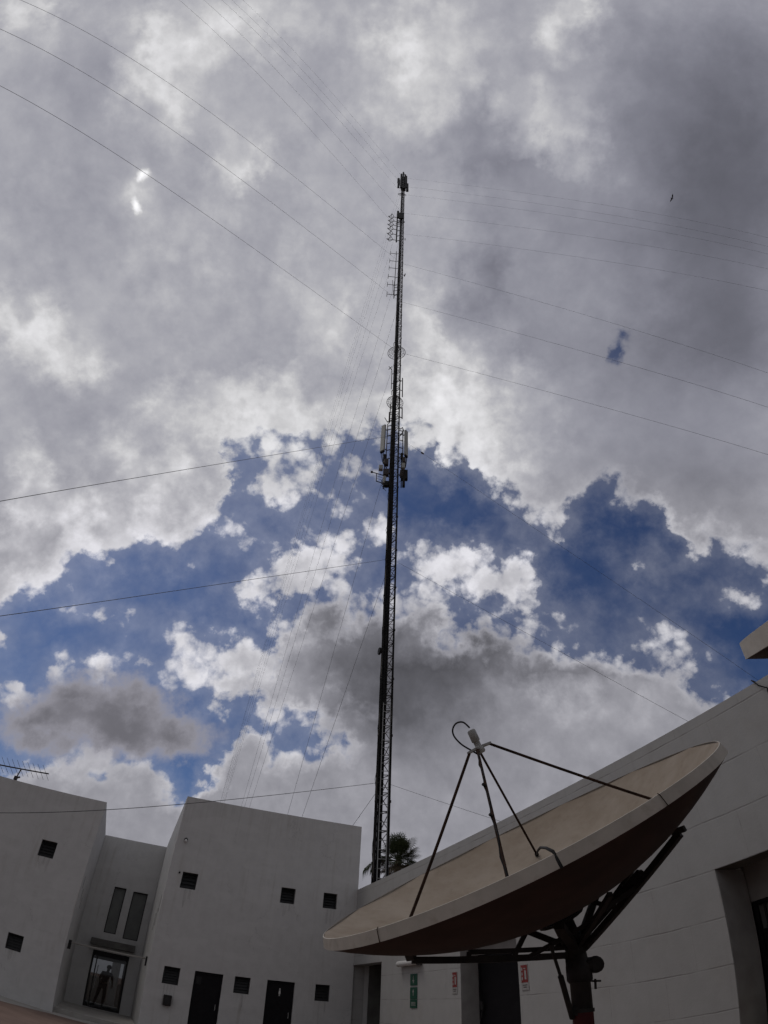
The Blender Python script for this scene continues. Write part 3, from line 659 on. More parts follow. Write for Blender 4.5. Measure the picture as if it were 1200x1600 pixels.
# green sign: three stacked green panels with white pictograms
so = empty('emergency_sign', Wm @ Vector((-14.652, 0, 1.483)), WROT)
for z0, z1 in ((0, .195), (.205, .465), (.505, .765)): MB().box(-.198, .198, -.014, -.002, z0, z1).build('panel', 'green_sign', so)
p = MB(); y = -.0165
def quad(mb, pts, yy): mb.add([(x, yy, z) for x, z in pts], [tuple(range(len(pts)))])
def arrow(mb, cx_, z0, z1, s, up, yy):
    h = .075; w_ = .055 * s
    tip, sh = (z1, z0) if up else (z0, z1)
    nk = tip - h if up else tip + h
    quad(mb, [(cx_ - .014, sh), (cx_ + .014, sh), (cx_ + .014, nk), (cx_ - .014, nk)], yy); quad(mb, [(cx_ - w_, nk), (cx_ + w_, nk), (cx_, tip)], yy)
for z0, z1, u_ in ((.27, .43, True), (.55, .72, False)): q = MB(); arrow(q, -.01, z0, z1, 1, u_, y); q.build('arrow', 'sign_pale', so)
for q in (.06, .09, .12): p.box(-.12, .12, -.0168, -.0145, q, q + .012)
p.build('small_print', 'sign_pale', so)
tag(so, 'tall green emergency sign of three stacked panels with white arrows below the tube lamp', 'sign')
def fire_sign(x, z, label, w=.2, h=.29):
    o = empty('fire_sign', Wm @ Vector((x, 0, z)), WROT)
    MB().box(-w / 2 - .012, w / 2 + .012, -.010, -.002, -.13, h + .012).build('board', 'sign_pale', o)
    p = MB(); p.box(-w / 2, w / 2, -.0125, -.0102, 0, h); p.build('red_panel', 'red_sign', o)
    q = MB(); yy = -.0148
    q.lathe((.035, yy + .001, .10), (0, -1, 0), [(.001, 0), (.03, .0)], 10, False, False)
    quad(q, [(.008, .05), (.062, .05), (.062, .19), (.035, .215), (.008, .19)], yy); quad(q, [(.02, .22), (.05, .22), (.05, .24), (.02, .24)], yy); quad(q, [(-.01, .225), (.02, .232), (.02, .245), (-.02, .235)], yy)
    for k, (a_, b_) in enumerate(((.20, .26), (.12, .18), (.04, .1))): quad(q, [(-.085, a_), (-.05, a_), (-.045, (a_ + b_) / 2), (-.06, b_), (-.085, (a_ + b_) / 2)], yy)
    q.build('pictogram', 'sign_pale', o)
    s_ = MB()
    for k, (zz, ww) in enumerate(((-.05, .075), (-.085, .05))): s_.box(-ww, ww, -.0118, -.0102, zz, zz + .014)
    s_.build('small_print', 'text', o)
    tag(o, label, 'sign')
fire_sign(-12.55, 1.905, 'small red fire extinguisher sign left of the dark middle doorway, nearer the green sign')
fire_sign(-9.91, 1.89, 'red fire extinguisher sign right of the dark middle doorway, beside the dish pole')
# yellow bin in the right doorway
bo = empty('waste_bin', Wm @ Vector((-4.72, .26, .02)), WROT)
MB().lathe((0, 0, 0), (0, 0, 1), [(.17, 0), (.18, .02), (.215, .72), (.225, .74), (.225, .78)], 24).build('drum', 'yellow', bo)
MB().lathe((0, 0, .781), (0, 0, 1), [(.235, 0), (.235, .03), (.18, .10), (.05, .13)], 24).build('lid', 'yellow', bo)
tag(bo, 'yellow plastic waste bin standing in the right hand doorway', 'bin')
# loose cable hanging over the roof edge
pts = [Wm @ Vector(q) for q in ((-3.95, .3, 4.82), (-3.9, -.022, 4.81), (-3.83, -.03, 4.70), (-3.74, -.022, 4.62), (-3.76, -.02, 4.52))]
tag(MB().tube(pts, .009, 6).build('loose_cable', 'cable'), 'short black cable end hanging over the white blockwork roof edge at the right', 'cable')

# ------------------------------------------------------------------ satellite dishes
DN = Vector((-0.42006627, -0.18998972, 0.8873828)).normalized()
DE = DN.cross(Vector((0, 0, 1))).normalized(); DF = DN.cross(DE)
RD = 1.8
def dish(center, label, full=True):
    c = Vector(center); head = c - DN * .53 * RD
    base = Vector((head.x, head.y, 0))
    o = empty('satellite_dish', base); tag(o, label, 'satellite dish', 'large satellite dishes in the yard')
    L = lambda p: p - base
    cl = L(c)
    def P(r, a, h): return cl + DN * h * RD + (DE * math.cos(a) + DF * math.sin(a)) * r * RD
    dep = .30; NP = 12; SEG = 8; NS = NP * SEG; NR = 14
    def shell(zf, rmax, inward):
        vs, fs = [], []
        for i in range(NR + 1):
            r = .02 + (rmax - .02) * i / NR
            for j in range(NS):
                a = 2 * math.pi * j / NS; u = (j % SEG) / SEG
                cup = .009 * math.sin(math.pi * u) * (r / rmax) ** 2 if inward else 0
                vs.append(P(r, a, zf(r) - cup))
        for i in range(NR):
            for j in range(NS): fs.append((i * NS + j, i * NS + (j + 1) % NS, (i + 1) * NS + (j + 1) % NS, (i + 1) * NS + j))
        fs.append(tuple(range(NS)))
        return vs, fs
    vs, fs = shell(lambda r: -dep * (1 - r * r), 1.0, True)
    MB().add(vs, fs, True).build('reflector', 'dish_in', o)
    vs, fs = shell(lambda r: -.0424 - dep * (1 - (r / 1.011) ** 2), 1.011, False)
    MB().add(vs, fs, True).build('reflector_back', 'dish_back', o)
    rim = MB()
    prof = [(1.0, .0), (1.004, -.0005), (1.0145, -.0415), (1.009, -.0430)]
    for (r0, h0), (r1, h1) in zip(prof, prof[1:]):
        vs = [P(r, 2 * math.pi * j / NS, h) for r, h in ((r0, h0), (r1, h1)) for j in range(NS)]
        rim.add(vs, [(j, (j + 1) % NS, NS + (j + 1) % NS, NS + j) for j in range(NS)], True)
    ro = rim.build('rim', 'dish_rim', o)
    for a in (104, 167):
        a = rad(a); MB().tube([P(1.018, a, -.042), P(1.0085, a, -.001), P(1.001, a, .003)], .003, 5).build('seam', 'rust', ro)
    # feed and struts
    fz = .455
    feed = MB()
    feed.lathe(P(0, 0, fz - .03), DN, [(.034, 0), (.044, .012), (.044, .05), (.030, .06), (.030, .105), (.040, .115), (.040, .21), (.032, .22)], 16)
    for a in (65, 128, 238, 325): feed.bar(P(0, 0, fz), P(.068, rad(a), fz - .005), .026, .02)
    fo = feed.build('feed_horn', 'feed', o)
    if full:
        key = [P(.0, 0, fz + .105), P(.02, rad(30), fz + .145), P(.055, rad(40), fz + .155), P(.085, rad(42), fz + .135), P(.092, rad(45), fz + .10), P(.075, rad(50), fz + .05), P(.045, rad(60), fz + .005), P(.025, rad(90), fz - .03)]
        lp = []
        for k in range(len(key) - 1):
            p0, p1, p2, p3 = key[max(k - 1, 0)], key[k], key[k + 1], key[min(k + 2, len(key) - 1)]
            for q in range(6):
                t = q / 6; lp.append(.5 * ((2 * p1) + (p2 - p0) * t + (2 * p0 - 5 * p1 + 4 * p2 - p3) * t * t + (3 * p1 - p0 - 3 * p2 + p3) * t ** 3))
        lp.append(key[-1])
        MB().tube(lp, .008, 6).build('feed_cable', 'cable', fo)
        s0, s1 = P(.06, rad(128), fz - .008), P(.70, rad(128), -.148); sb = MB().tube([P(.022, rad(110), fz - .02)] + [s0.lerp(s1, t) + DN * .016 + DE * (.02 if k % 2 else -.018) for k, t in enumerate((.06, .14, .22, .30, .40, .5, .62, .74, .86, .97))], .006, 5)
        for t in (.30, .5): q = P(.06, rad(128), fz).lerp(P(.70, rad(128), -.15), t); sb.tube([q, q + Vector((-.03, -.02, .01))], .012, 5)
        sb.build('signal_cable', 'cable', fo)
    for a in (68, 128, 238):
        MB().tube([P(.06, rad(a), fz - .008), P(.70, rad(a), -.30 * (1 - .49) + .005)], .013, 8).build('feed_strut', 'rust', o)
    MB().tube([P(.06, rad(325), fz - .008), P(.665, rad(316), -.30 * (1 - .442) + .01)], .012, 8).build('feed_strut', 'rust', o)
    if full:
        A = P(.665, rad(316), -.158); tgt = P(1.0, rad(143), .006); tg2 = P(1.016, rad(143), -.043)
        kn = MB(); kn.tube([A, A.lerp(tgt, .25) + DN * .03, A.lerp(tgt, .55) + DN * .045, A.lerp(tgt, .8) + DN * .03, tgt, tg2], .010, 6)
        kn.lathe(A - DN * .02, DN, [(.008, 0), (.022, .012), (.022, .03), (.008, .045)], 8)
        kn.tube([A, A + DE * .05 - DN * .04, A + DE * .10 - DN * .085], .010, 5)
        kn.build('tie_rope', 'cable', o)
    # back frame: three lattice arms, hub, hinge, actuator, pole
    hub = MB(); H0 = L(head)
    hub.lathe(P(0, 0, -.365), -DN, [(.20, 0), (.20, .02), (.09, .05), (.085, .26), (.12, .30)], 16); ho = hub.build('hub', 'truss', o)
    for a in (75, 195, 315):
        a = rad(a); ar = MB()
        back = lambda r: -.0424 - dep * (1 - (r / 1.011) ** 2) - .012
        end = P(.70, a, back(.70) - .01); hb = P(.04, a, -.525); ht = P(.06, a, -.40)
        ar.bar(hb, end, .042, .048); ar.bar(end, P(.70, a, back(.70) + .012), .12, .03)
        mid = P(.46, a, back(.46) - .006); ar.bar(P(.05, a, -.485), mid, .034); ar.bar(hb.lerp(end, .38), P(.19, a, back(.19) - .005), .036); ar.bar(mid, hb.lerp(end, .66), .034)
        ar.build('support_arm', 'truss', o)
    for a in (135, 255, 15):
        a = rad(a); ar = MB(); back = -.0424 - dep * (1 - .16) - .012
        ar.bar(P(.03, a, -.50), P(.26, a, -.342), .075, .05)
        ar.build('brace', 'truss', o)
    bk_ = lambda r: -.0424 - dep * (1 - (r / 1.011) ** 2) - .012
    for a in (168, 226):
        a = rad(a); MB().bar(P(.03, a, -.505), P(.45, a, bk_(.45)), .036, .034).build('strut', 'truss', o)
    for a0, a1, r0, r1 in ((168, 195, .30, .40), (226, 195, .30, .40), (195, 75, .20, .20)):
        q0 = P(.03, rad(a0), -.505).lerp(P(.45, rad(a0), bk_(.45)), r0 / .45); q1 = P(.04, rad(a1), -.525).lerp(P(.70, rad(a1), bk_(.70) - .01), r1 / .70)
        MB().bar(q0, q1, .032).build('strut', 'truss', o)
    hd = MB(); side_ = Vector((0.95, -.3, 0)).normalized()
    hd.tube([H0 - side_ * .10 + Vector((0, 0, -.11)), H0 + side_ * .11 + Vector((0, 0, -.11))], .062, 16)
    hd.tube([H0 + side_ * .11 + Vector((0, 0, -.11)), H0 + side_ * .135 + Vector((0, 0, -.11))], .03, 12); hd.lathe(H0 + side_ * .135 + Vector((0, 0, -.11)) - Vector((.01, .05, 0)), (.2, 1, 0), [(.05, 0), (.066, .012), (.066, .11), (.05, .12)], 14)
    hd.lathe((H0.x, H0.y, H0.z - .24), (0, 0, 1), [(.088, 0), (.104, .02), (.104, .13), (.085, .16), (.070, .27)], 16)
    hd.tube([H0 + side_ * .09 + Vector((0, 0, -.235)), H0 + side_ * .165 + Vector((0, 0, -.24))], .009, 6); hd.tube([H0 + side_ * .12 + Vector((0, 0, -.22)), H0 + side_ * .115 + Vector((0, 0, -.30))], .010, 6)
    hd.build('hinge', 'truss', o)
    zt = H0.z - .22
    po = MB().lathe((H0.x, H0.y, 0), (0, 0, 1), [(.16, 0), (.16, .02), (.083, .021), (.083, zt - .02), (.09, zt - .02), (.09, zt)], 24); po = po.build('pole', 'pole', o)
    zr = 1.40
    MB().lathe((H0.x, H0.y, .022), (0, 0, 1), [(.0845, 0), (.0845, zr)], 24, True, False).build('painted_band', 'pole_red', po)
    cl_ = MB()
    cl_.lathe((H0.x, H0.y, 1.415), (0, 0, 1), [(.085, 0), (.094, .0), (.094, .03), (.085, .03)], 20, False, False)
    low_ = Vector((H0.x, H0.y, 1.43)) - side_ * .10 + Vector((0, -.05, 0))
    cl_.bar(low_ + side_ * .09, low_ - side_ * .02, .05, .07); cl_.build('collar', 'truss', po)
    act = MB(); top = P(.24, rad(118), -.40)
    act.tube([low_ - Vector((0, 0, .05)), low_.lerp(top, .55)], .024, 8); act.tube([low_.lerp(top, .5), top], .014, 8)
    act.build('actuator', 'truss', o)
    return o
d1 = dish((0.73728753 * RD, 2.7688912 * RD, 0.68616949 * RD + EYE), 'big weathered satellite dish on a pole in front of the white blockwork wall')
d2 = dish((2.995, .812, 1.69 + EYE), 'second satellite dish whose beige rim cuts into the right edge above the roof')

# ------------------------------------------------------------------ guyed lattice mast
MAZ = rad(1.35); MD = 25.0
MO = Vector((math.sin(MAZ) * MD, math.cos(MAZ) * MD, 0)); MROT = -MAZ
Mm = Matrix.Translation(MO) @ Matrix.Rotation(MROT, 4, 'Z')
def onM(px, py, dep=0.0):
    """mast coordinates (right, away, up) of a photo point in the plane through the mast"""
    yd = Vector((math.sin(MAZ), math.cos(MAZ), 0)); v = ray(px, py); X = CAM + v * ((MD + dep) / v.dot(yd)); return Mm.inverted() @ X
HT = 137.5
mast = empty('radio_mast', MO, MROT)
tag(mast, 'very tall slender dark lattice radio mast held by guy wires behind the buildings', 'mast')
A_ = [(-.29, -.10), (-.11, .34), (.30, -.12)]
for (x, y) in A_:
    pts, rs = [(x, y, 0)], [.042]; z = 3.0
    while z < HT - 1:
        for dz, r_ in ((-.052, .042), (-.05, .075), (.05, .075), (.052, .042)): pts.append((x, y, z + dz)); rs.append(r_)
        z += 3.0
    pts.append((x, y, HT)); rs.append(.042)
    MB().tube(pts, rs, 8).build('leg', 'steel_dark', mast)
br = MB(); bay = .78; nb = int(HT / bay)
for k in range(nb):
    z0, z1 = k * bay, (k + 1) * bay
    for i in range(3):
        p, q = A_[i], A_[(i + 1) % 3]
        br.bar((*p, z0), (*q, z0), .03); 
        if k % 2: p, q = q, p
        br.bar((*p, z0), (*q, z1), .026)
tag(br.build('lattice_bracing', 'steel_dark', mast))
cb = MB()
for i, (x, y, r_, zt) in enumerate(((-.24, -.15, .035, 136), (-.17, -.15, .035, 134), (-.10, -.15, .035, 122), (-.03, -.15, .03, 104), (-.2, -.08, .03, 88), (-.13, -.08, .03, 82), (-.06, -.08, .03, 64), (-.27, -.17, .03, 41), (.25, -.17, .028, 60), (.31, -.2, .025, 41), (-.335, -.13, .022, 41), (-.15, .02, .03, 70))):
    n = int(zt / 2.2); pts = [(x + random.uniform(-.012, .012), y + random.uniform(-.01, .01), .5 + (zt - .5) * k / n) for k in range(n + 1)]
    cb.tube(pts, r_, 6)
for k in range(12):
    zz = 6 + k * 2.7 + random.random(); b0 = -.33; cb.tube([(b0, -.13, zz), (b0 - random.uniform(.03, .09), -.13, zz + .45), (b0 - random.uniform(.0, .05), -.13, zz + .8), (b0, -.13, zz + 1.1)], .012, 5)
cb.build('feeder_cable', 'cable', mast)
tr = MB(); z = .6; tr.bar((-.34, -.10, .5), (-.34, -.10, 136), .03); tr.bar((-.01, -.115, .5), (-.01, -.115, 136), .025)
while z < 136: tr.bar((-.34, -.115, z), (-.0, -.115, z), .03, .025); tr.bar((-.36, -.10, z), (-.29, -.10, z), .05, .04); z += 1.1
tr.build('cable_tray', 'steel_dark', mast)
def ladder(z0, z1, x0, x1, y, m, step=.30, t=.022, ry=None):
    l = MB(); l.bar((x0, y, z0), (x0, y, z1), t * 1.3); l.bar((x1, y, z0), (x1, y, z1), t * 1.3)
    z = z0 + .15
    while z < z1: l.tube([(x0, y, z), (x1, y, z)], t * .55, 5, cap=False); z += step
    return l.build('ladder', m, mast)
ladder(13.3, 134, .0, .25, .06, 'steel_dark', .36, .024)
ladder(.4, 13.6, -.13, .22, -.24, 'galv', .36, .028)
pb = MB().lathe((0.02, 0, 0), (0, 0, 1), [(.9, 0), (.9, .5), (.6, .6), (.45, 1.0)], 6, False); pb.build('footing', 'concrete', mast)

# guy wires: three directions, three anchors each
LV = [1222, 873, 680, 550, 471, 411, 365, 333, 304, 291, 278]
HTS = [onM(628 - (y - 300) * .0315, y).z for y in LV]
def wire_dir(px, py, h, dist):
    """azimuth of a guy wire that leaves the mast at height h, ends on the ground at dist, and is seen through the photo point"""
    v = ray(px, py); best = None
    for k in range(0, 3600):
        a = rad(k / 10); n = Vector((math.cos(a), -math.sin(a), 0)); dn = v.dot(n)
        if abs(dn) < 1e-6: continue
        t = (MO.dot(n)) / dn
        if t < 2: continue
        X = CAM + v * t; s = (X - MO).dot(Vector((math.sin(a), math.cos(a), 0)))
        if s < .5: continue
        er = abs(X.z - (h - h * s / dist)) / t
        if best is None or er < best[0]: best = (er, a)
    return best[1]
DIST = [27, 27, 27, 55, 55, 55, 84, 84, 84, 84, 84]
SIDES = [
    ('left', [(0, 1270), (0, 962.5), (0, 783), (0, 133.3), (0, 45), (60, 12.7), (280, 0), (318.3, 0), (346.7, 0), (361.7, 0), (380, 0)],
     ['running left over the lower rooftop, the lowest', 'running left across the blue gap, second lowest', 'running left from below the grey panel antennas', 'arching to the upper left, lowest of the upper left wires', 'arching to the upper left corner, middle of three',
      'arching to the upper left corner, highest of three']),
    ('right', [(783, 1282.6), (1070, 1124.7), (1182.7, 1061.8), (1195, 709), (1195, 635), (1197.5, 582.5), (1197.5, 454), (1197.5, 420), (1197.5, 396), (1187.5, 382.5), (1197.5, 371)],
     ['dropping right behind the dish struts, the lowest', 'dropping right across the blue gap to the blockwork roof', 'dropping right from the panel antennas to the right edge roof', 'running right below the small blue cloud hole, lowest of three', 'running right just under the small blue cloud hole, middle of three',
      'running right just above the small blue cloud hole, highest of three']),
    ('back', [(553.3, 1287), (471.7, 1276.5), (449.5, 1271.8), (390, 1261), (382, 1260), (378, 1258), (352, 1252), (350, 1251), (348.5, 1250.5), (346.5, 1250), (344.5, 1249.5)],
     ['descending left of the mast foot to the building roof, the shortest', 'descending steeply left of the mast, second nearest to it', 'descending steeply left of the mast, third nearest to it'])]
WA = {}
for name, tg, labs in SIDES:
    az = [wire_dir(*p, h, dd) for p, h, dd in zip(tg, HTS, DIST)]
    az[0] = az[0] if name != 'right' else az[1]
    for i, (a, h, dd) in enumerate(zip(az, HTS, DIST)):
        e = MO + Vector((math.sin(a), math.cos(a), 0)) * dd; s_ = MO + Vector((math.sin(a), math.cos(a), 0)) * .28 + Vector((0, 0, h - .28 * h / dd))
        pts = [s_.lerp(e, t / 10) for t in range(11)]
        o = MB().tube(pts, .0065 if name == 'right' and i < 3 else .0095 if i < 6 else .0085, 6).build('guy_wire', 'wire')
        WA[(name, i)] = (s_, e)
        if i < len(labs): tag(o, 'thin steel guy wire ' + labs[i], 'guy wire', 'guy wires of the mast')
        elif name == 'left': tag(o, 'faint guy wire in the bundle fanning from the mast top to the upper edge', 'guy wire', 'faint upper left bundle of guy wires')
        elif name == 'right': tag(o, 'faint guy wire in the bundle running right from the mast top over grey cloud', 'guy wire', 'faint upper right bundle of guy wires')
        elif i < 6: tag(o, 'thin guy wire in the inner bundle of three slanting down to the white roof', 'guy wire', 'inner back bundle of guy wires')
        else: tag(o, 'faint guy wire in the outermost bundle slanting down to the white roof', 'guy wire', 'outer back bundle of guy wires')
# insulator on one wire
s_, e = WA[('right', 2)]; d_ = (e - s_).normalized(); c = s_ + d_ * 3.2
ins = MB().lathe(c - d_ * .16, d_, [(.02, 0), (.07, .03), (.03, .08), (.075, .13), (.03, .18), (.07, .25), (.02, .30)], 12)
tag(ins.build('insulator', 'ceramic'), 'dark insulator on the guy wire right of the panel antennas', 'insulator')

# ------------------------------------------------------------------ antennas on the mast
def ant(name, px, py, label, cat, group=None):
    q = onM(px, py); b = Mm @ Vector((0, 0, q.z)); o = empty(name, b, MROT); tag(o, label, cat, group); return o, (lambda x, y, dep=0.0: onM(x, y, dep) - Vector((0, 0, q.z)))
def at2(f, pts, dep=0.0): return [f(x, y, dep) for x, y in pts]
# top UHF panel array
o, f = ant('panel_array', 630, 298, 'dark cluster of stacked panel antennas at the very top of the mast', 'antenna')
zt, zb = f(630, 273).z, f(630, 297).z
for x0, x1, y0, y1, za, zc in ((-.66, -.24, -.45, -.15, 274.5, 296), (-.20, .16, -.55, -.25, 272.5, 285), (-.16, .20, -.5, -.2, 285.6, 297.5), (.24, .62, -.45, -.12, 275.5, 290), (.20, .56, -.4, -.1, 290.4, 296.5), (-.5, -.1, .25, .5, 273.5, 294), (.1, .56, .22, .5, 274, 295)):
    MB().cbox(x0, x1, y0, y1, f(630, zc).z, f(630, za).z, .05).build('panel', 'cable', o)
p = MB()
for x0, x1, y0, y1, za, zc in ((-1.30, -.80, -.15, .15, 279, 285.5), (-1.12, -.70, -.2, .1, 282, 288.5), (-1.22, -.78, -.1, .2, 286, 292.5)): p.cbox(x0, x1, y0, y1, f(620, zc).z, f(620, za).z, .04)
p.build('panel', 'cable', o)
p = MB(); p.cbox(.5, .88, -.2, .1, f(634, 294).z, f(634, 276).z, .04); p.cbox(.62, 1.15, -.1, .25, f(634, 298).z, f(634, 287).z, .04); p.build('panel', 'cable', o)
p = MB()
for y in (281, 286, 290, 294): z = f(628, y).z; p.bar((-1.1, 0, z), (.8, 0, z), .08)
p.tube([(0, 0, zb - 1), (0, 0, zt + 1.2)], .12, 8); p.tube([(.2, 0, zt), (.22, 0, zt + 1.8)], .04, 5); p.build('bracket', 'steel_dark', o)

def grid_dish(px, py, R_, face, label, ribs=9, m='grid', group='grid dishes on the mast'):
    """parabolic grid antenna: rim, curved wires, boom and feed"""
    o, f = ant('grid_dish', px, py, label, 'dish antenna', group)
    c = f(px, py) + Vector((0, .75, 0)); ax_ = Vector(face).normalized(); u = ax_.cross(Vector((0, 0, 1))).normalized(); v = u.cross(ax_)
    S_ = lambda a, r_: c + (u * math.cos(a) + v * math.sin(a)) * r_ + ax_ * .28 * R_ * ((r_ / R_) ** 2 - 1)
    rm = MB(); rm.tube([S_(2 * math.pi * k / 24, R_) for k in range(25)], .028, 5); rm.build('rim', m, o)
    g_ = MB()
    for k in range(ribs):
        a = math.pi * k / ribs; g_.tube([S_(a, -R_ + 2 * R_ * t / 10) for t in range(11)], .016, 4)
    for rr in (.3, .55, .8): g_.tube([S_(2 * math.pi * k / 20, R_ * rr) for k in range(21)], .012, 4)
    for k in range(9):
        h = -R_ * .9 + 2 * R_ * .9 * k / 8; ww = math.sqrt(R_ ** 2 - h ** 2)
        g_.tube([c + u * (-ww + 2 * ww * t / 6) + v * h + ax_ * .28 * R_ * (((-ww + 2 * ww * t / 6) ** 2 + h * h) / R_ ** 2 - 1) for t in range(7)], .009, 3)
    g_.build('reflector', m, o)
    MB().tube([c - ax_ * .28 * R_, c + ax_ * .55 * R_], .03, 6).box(-.05, .05, -.05, .05, -.05, .05, Matrix.Translation(c + ax_ * .55 * R_)).build('feed', 'steel_dark', o)
    e = c - ax_ * .30 * R_
    MB().bar(e, (-.28, -.1, e.z + .02), .07).bar(e, (.06, .3, e.z + .5), .06).bar((-.45, .05, e.z + .9), (-.28, -.1, e.z + .9), .05).bar((-.45, .05, e.z + .9), (-.45, .05, e.z + .2), .05).build('mount', 'steel_dark', o)
grid_dish(628.4, 298, .85, (-.12, 1, .05), 'pale round grid dish centred on the mast just under the top panel cluster')
grid_dish(625.6, 341, .80, (.2, 1, .05), 'grey grid dish behind the mast beside the topmost diamond antennas')
grid_dish(619.9, 541, .92, (.1, 1, .35), 'round grid dish behind the mast at half its height, above the slim vertical antennas')
grid_dish(617.4, 618, .74, (-.1, 1, .4), 'round wire dish behind the mast just above the grey panel antennas')

# dark boxes below the top
o, f = ant('relay_boxes', 622, 337, 'dark equipment boxes strapped to the mast above the diamond antennas', 'equipment')
MB().cbox(-.95, -.55, -.2, .1, f(622, 341).z, f(622, 331).z, .04).build('box', 'cable', o)
MB().cbox(-.55, .35, -.45, -.2, f(622, 345).z, f(622, 336).z, .04).build('box', 'cable', o)
MB().bar((-.7, 0, f(622, 338).z), (-.25, -.1, f(622, 338).z), .1).build('bracket', 'steel_dark', o)

# six diamond loop antennas on a boom
DI = [(611.7, 337.7), (611.5, 344), (610.8, 350.2), (610.6, 356.6), (610, 364.3), (609.6, 373)]
bo, f = ant('antenna_boom', 620, 378, 'dark vertical boom standing off the left of the mast behind the diamond antennas', 'boom')
a, b = f(621.2, 332), f(619.2, 378); MB().tube([a, b], .11, 8).build('pole', 'cable', bo)
for y in (336, 345, 354, 361, 369, 376.5):
    q = f(620, y); MB().bar(q, (-.28, -.1, q.z), .09).build('bracket', 'steel_dark', bo)
ORD = ['topmost', 'second from the top', 'third from the top', 'third from the bottom', 'second from the bottom', 'lowest']
for i, (x, y) in enumerate(DI):
    o, f = ant('loop_antenna', x, y, 'diamond loop antenna at the left of the upper mast, %s of six' % ORD[i], 'antenna', 'six diamond loop antennas')
    c = f(x, y); k_ = 1 - .0 * i
    cor = [f(x - 4.0, y + .8, -.3), f(x + 1.6, y - 3.4, .1), f(x + 4.2, y + 1.4, .3), f(x - .6, y + 3.8, -.1)]
    MB().tube(cor + [cor[0]], .048, 5).build('loop', 'steel_dark', o)
    MB().tube([cor[0], cor[2]], .035, 5).tube([cor[0] + Vector((-.12, 0, .35)), cor[0] + Vector((.15, 0, -.35))], .07, 5).tube([c, c + Vector((0, -.5, -.3))], .04, 5).build('dipole', 'steel_dark', o)
    q = f(620, y + 2.6); MB().tube([cor[2], Vector((q.x, 0, q.z))], .05, 5).build('arm', 'steel_dark', o)
# six small stand-off dipoles
so_, f = ant('antenna_boom', 617, 466, 'thin vertical support pole carrying the row of stand-off dipoles left of the mast', 'boom')
MB().tube([f(619.7, 393), f(615.3, 466)], .055, 6).build('pole', 'steel_dark', so_)
for y in (397, 409, 420, 434, 446, 462): q = f(617.5, y); MB().bar((f(619.7 - (y - 393) * .06, y).x, 0, q.z), (-.28, -.1, q.z), .05).build('bracket', 'steel_dark', so_)
for i, (x, y) in enumerate(((610.3, 395.5), (608.9, 407.2), (608, 418.2), (606.7, 431.8), (605.3, 444.2), (604.6, 459.5))):
    o, f = ant('dipole_antenna', x, y, 'thin stand-off dipole left of the mast, %s of six' % ORD[i], 'antenna', 'six stand-off dipoles')
    c = f(x, y); q = f(619.7 - (y - 393) * .06, y + 1.2)
    MB().tube([c, Vector((q.x, 0, q.z))], .035, 5).build('arm', 'steel_dark', o)
    MB().tube([c + Vector((0, 0, .8)), c - Vector((0, 0, .8))], .035, 5).build('dipole', 'steel_dark', o)
def whip(pts, label, arms, tip=None, r_=.04):
    o, f = ant('whip_antenna', *pts[-1], label, 'antenna', 'slim vertical antennas on the mast')
    q = at2(f, pts); MB().tube(q, r_, 6).build('radome', 'steel_dark', o)
    for y in arms:
        t = (y - pts[0][1]) / (pts[-1][1] - pts[0][1]); s_ = q[0].lerp(q[-1], t); tx = -.28 if s_.x < 0 else .29
        MB().bar(s_, (tx, -.1, s_.z), .05).build('arm', 'steel_dark', o)
    if tip: c = f(*tip); MB().tube([c + Vector((-.15, 0, -.3)), c + Vector((.15, 0, .3))], .035, 5).tube([c + Vector((.15, 0, -.3)), c + Vector((-.15, 0, .3))], .035, 5).tube([c, q[0]], .03, 5).build('cross_tip', 'steel_dark', o)
whip([(613.5, 438), (614.5, 460)], 'slim vertical antenna close to the lowest dipoles left of the mast', (446, 455))
whip([(616.3, 440), (616, 464)], 'second slim antenna tucked between the lowest dipoles and the mast', (450, 461))
whip([(612.4, 579), (611.4, 608)], 'slim vertical antenna with a small cross at its top, left of the mid mast', (585, 600), (610, 575))
whip([(629, 591), (628.6, 620)], 'slim vertical antenna right of the mast above the lower wire dish', (596, 611), None, .055)
whip([(628.4, 637), (628.2, 654)], 'short slim antenna right of the mast below the lower wire dish', (638.5, 653), None, .055)
whip([(610.3, 631), (608.8, 660)], 'slim vertical antenna left of the mast just above the grey panels', (637, 645, 655), None, .05)
whip([(608.2, 644), (607.5, 662)], 'thinner vertical antenna outside the one above the grey panels', (648, 658))
whip([(601.2, 652.6), (605.6, 660)], 'small slanting rod above the left grey panel antenna', (659,), None, .03)
whip([(633.2, 372.5), (632.9, 375.5)], 'tiny bracket antenna right of the mast level with the diamond antennas', (374,), None, .05)
whip([(633.2, 428), (631.8, 431.5)], 'small stub antenna right of the mast level with the dipoles', (430.5,), None, .07)
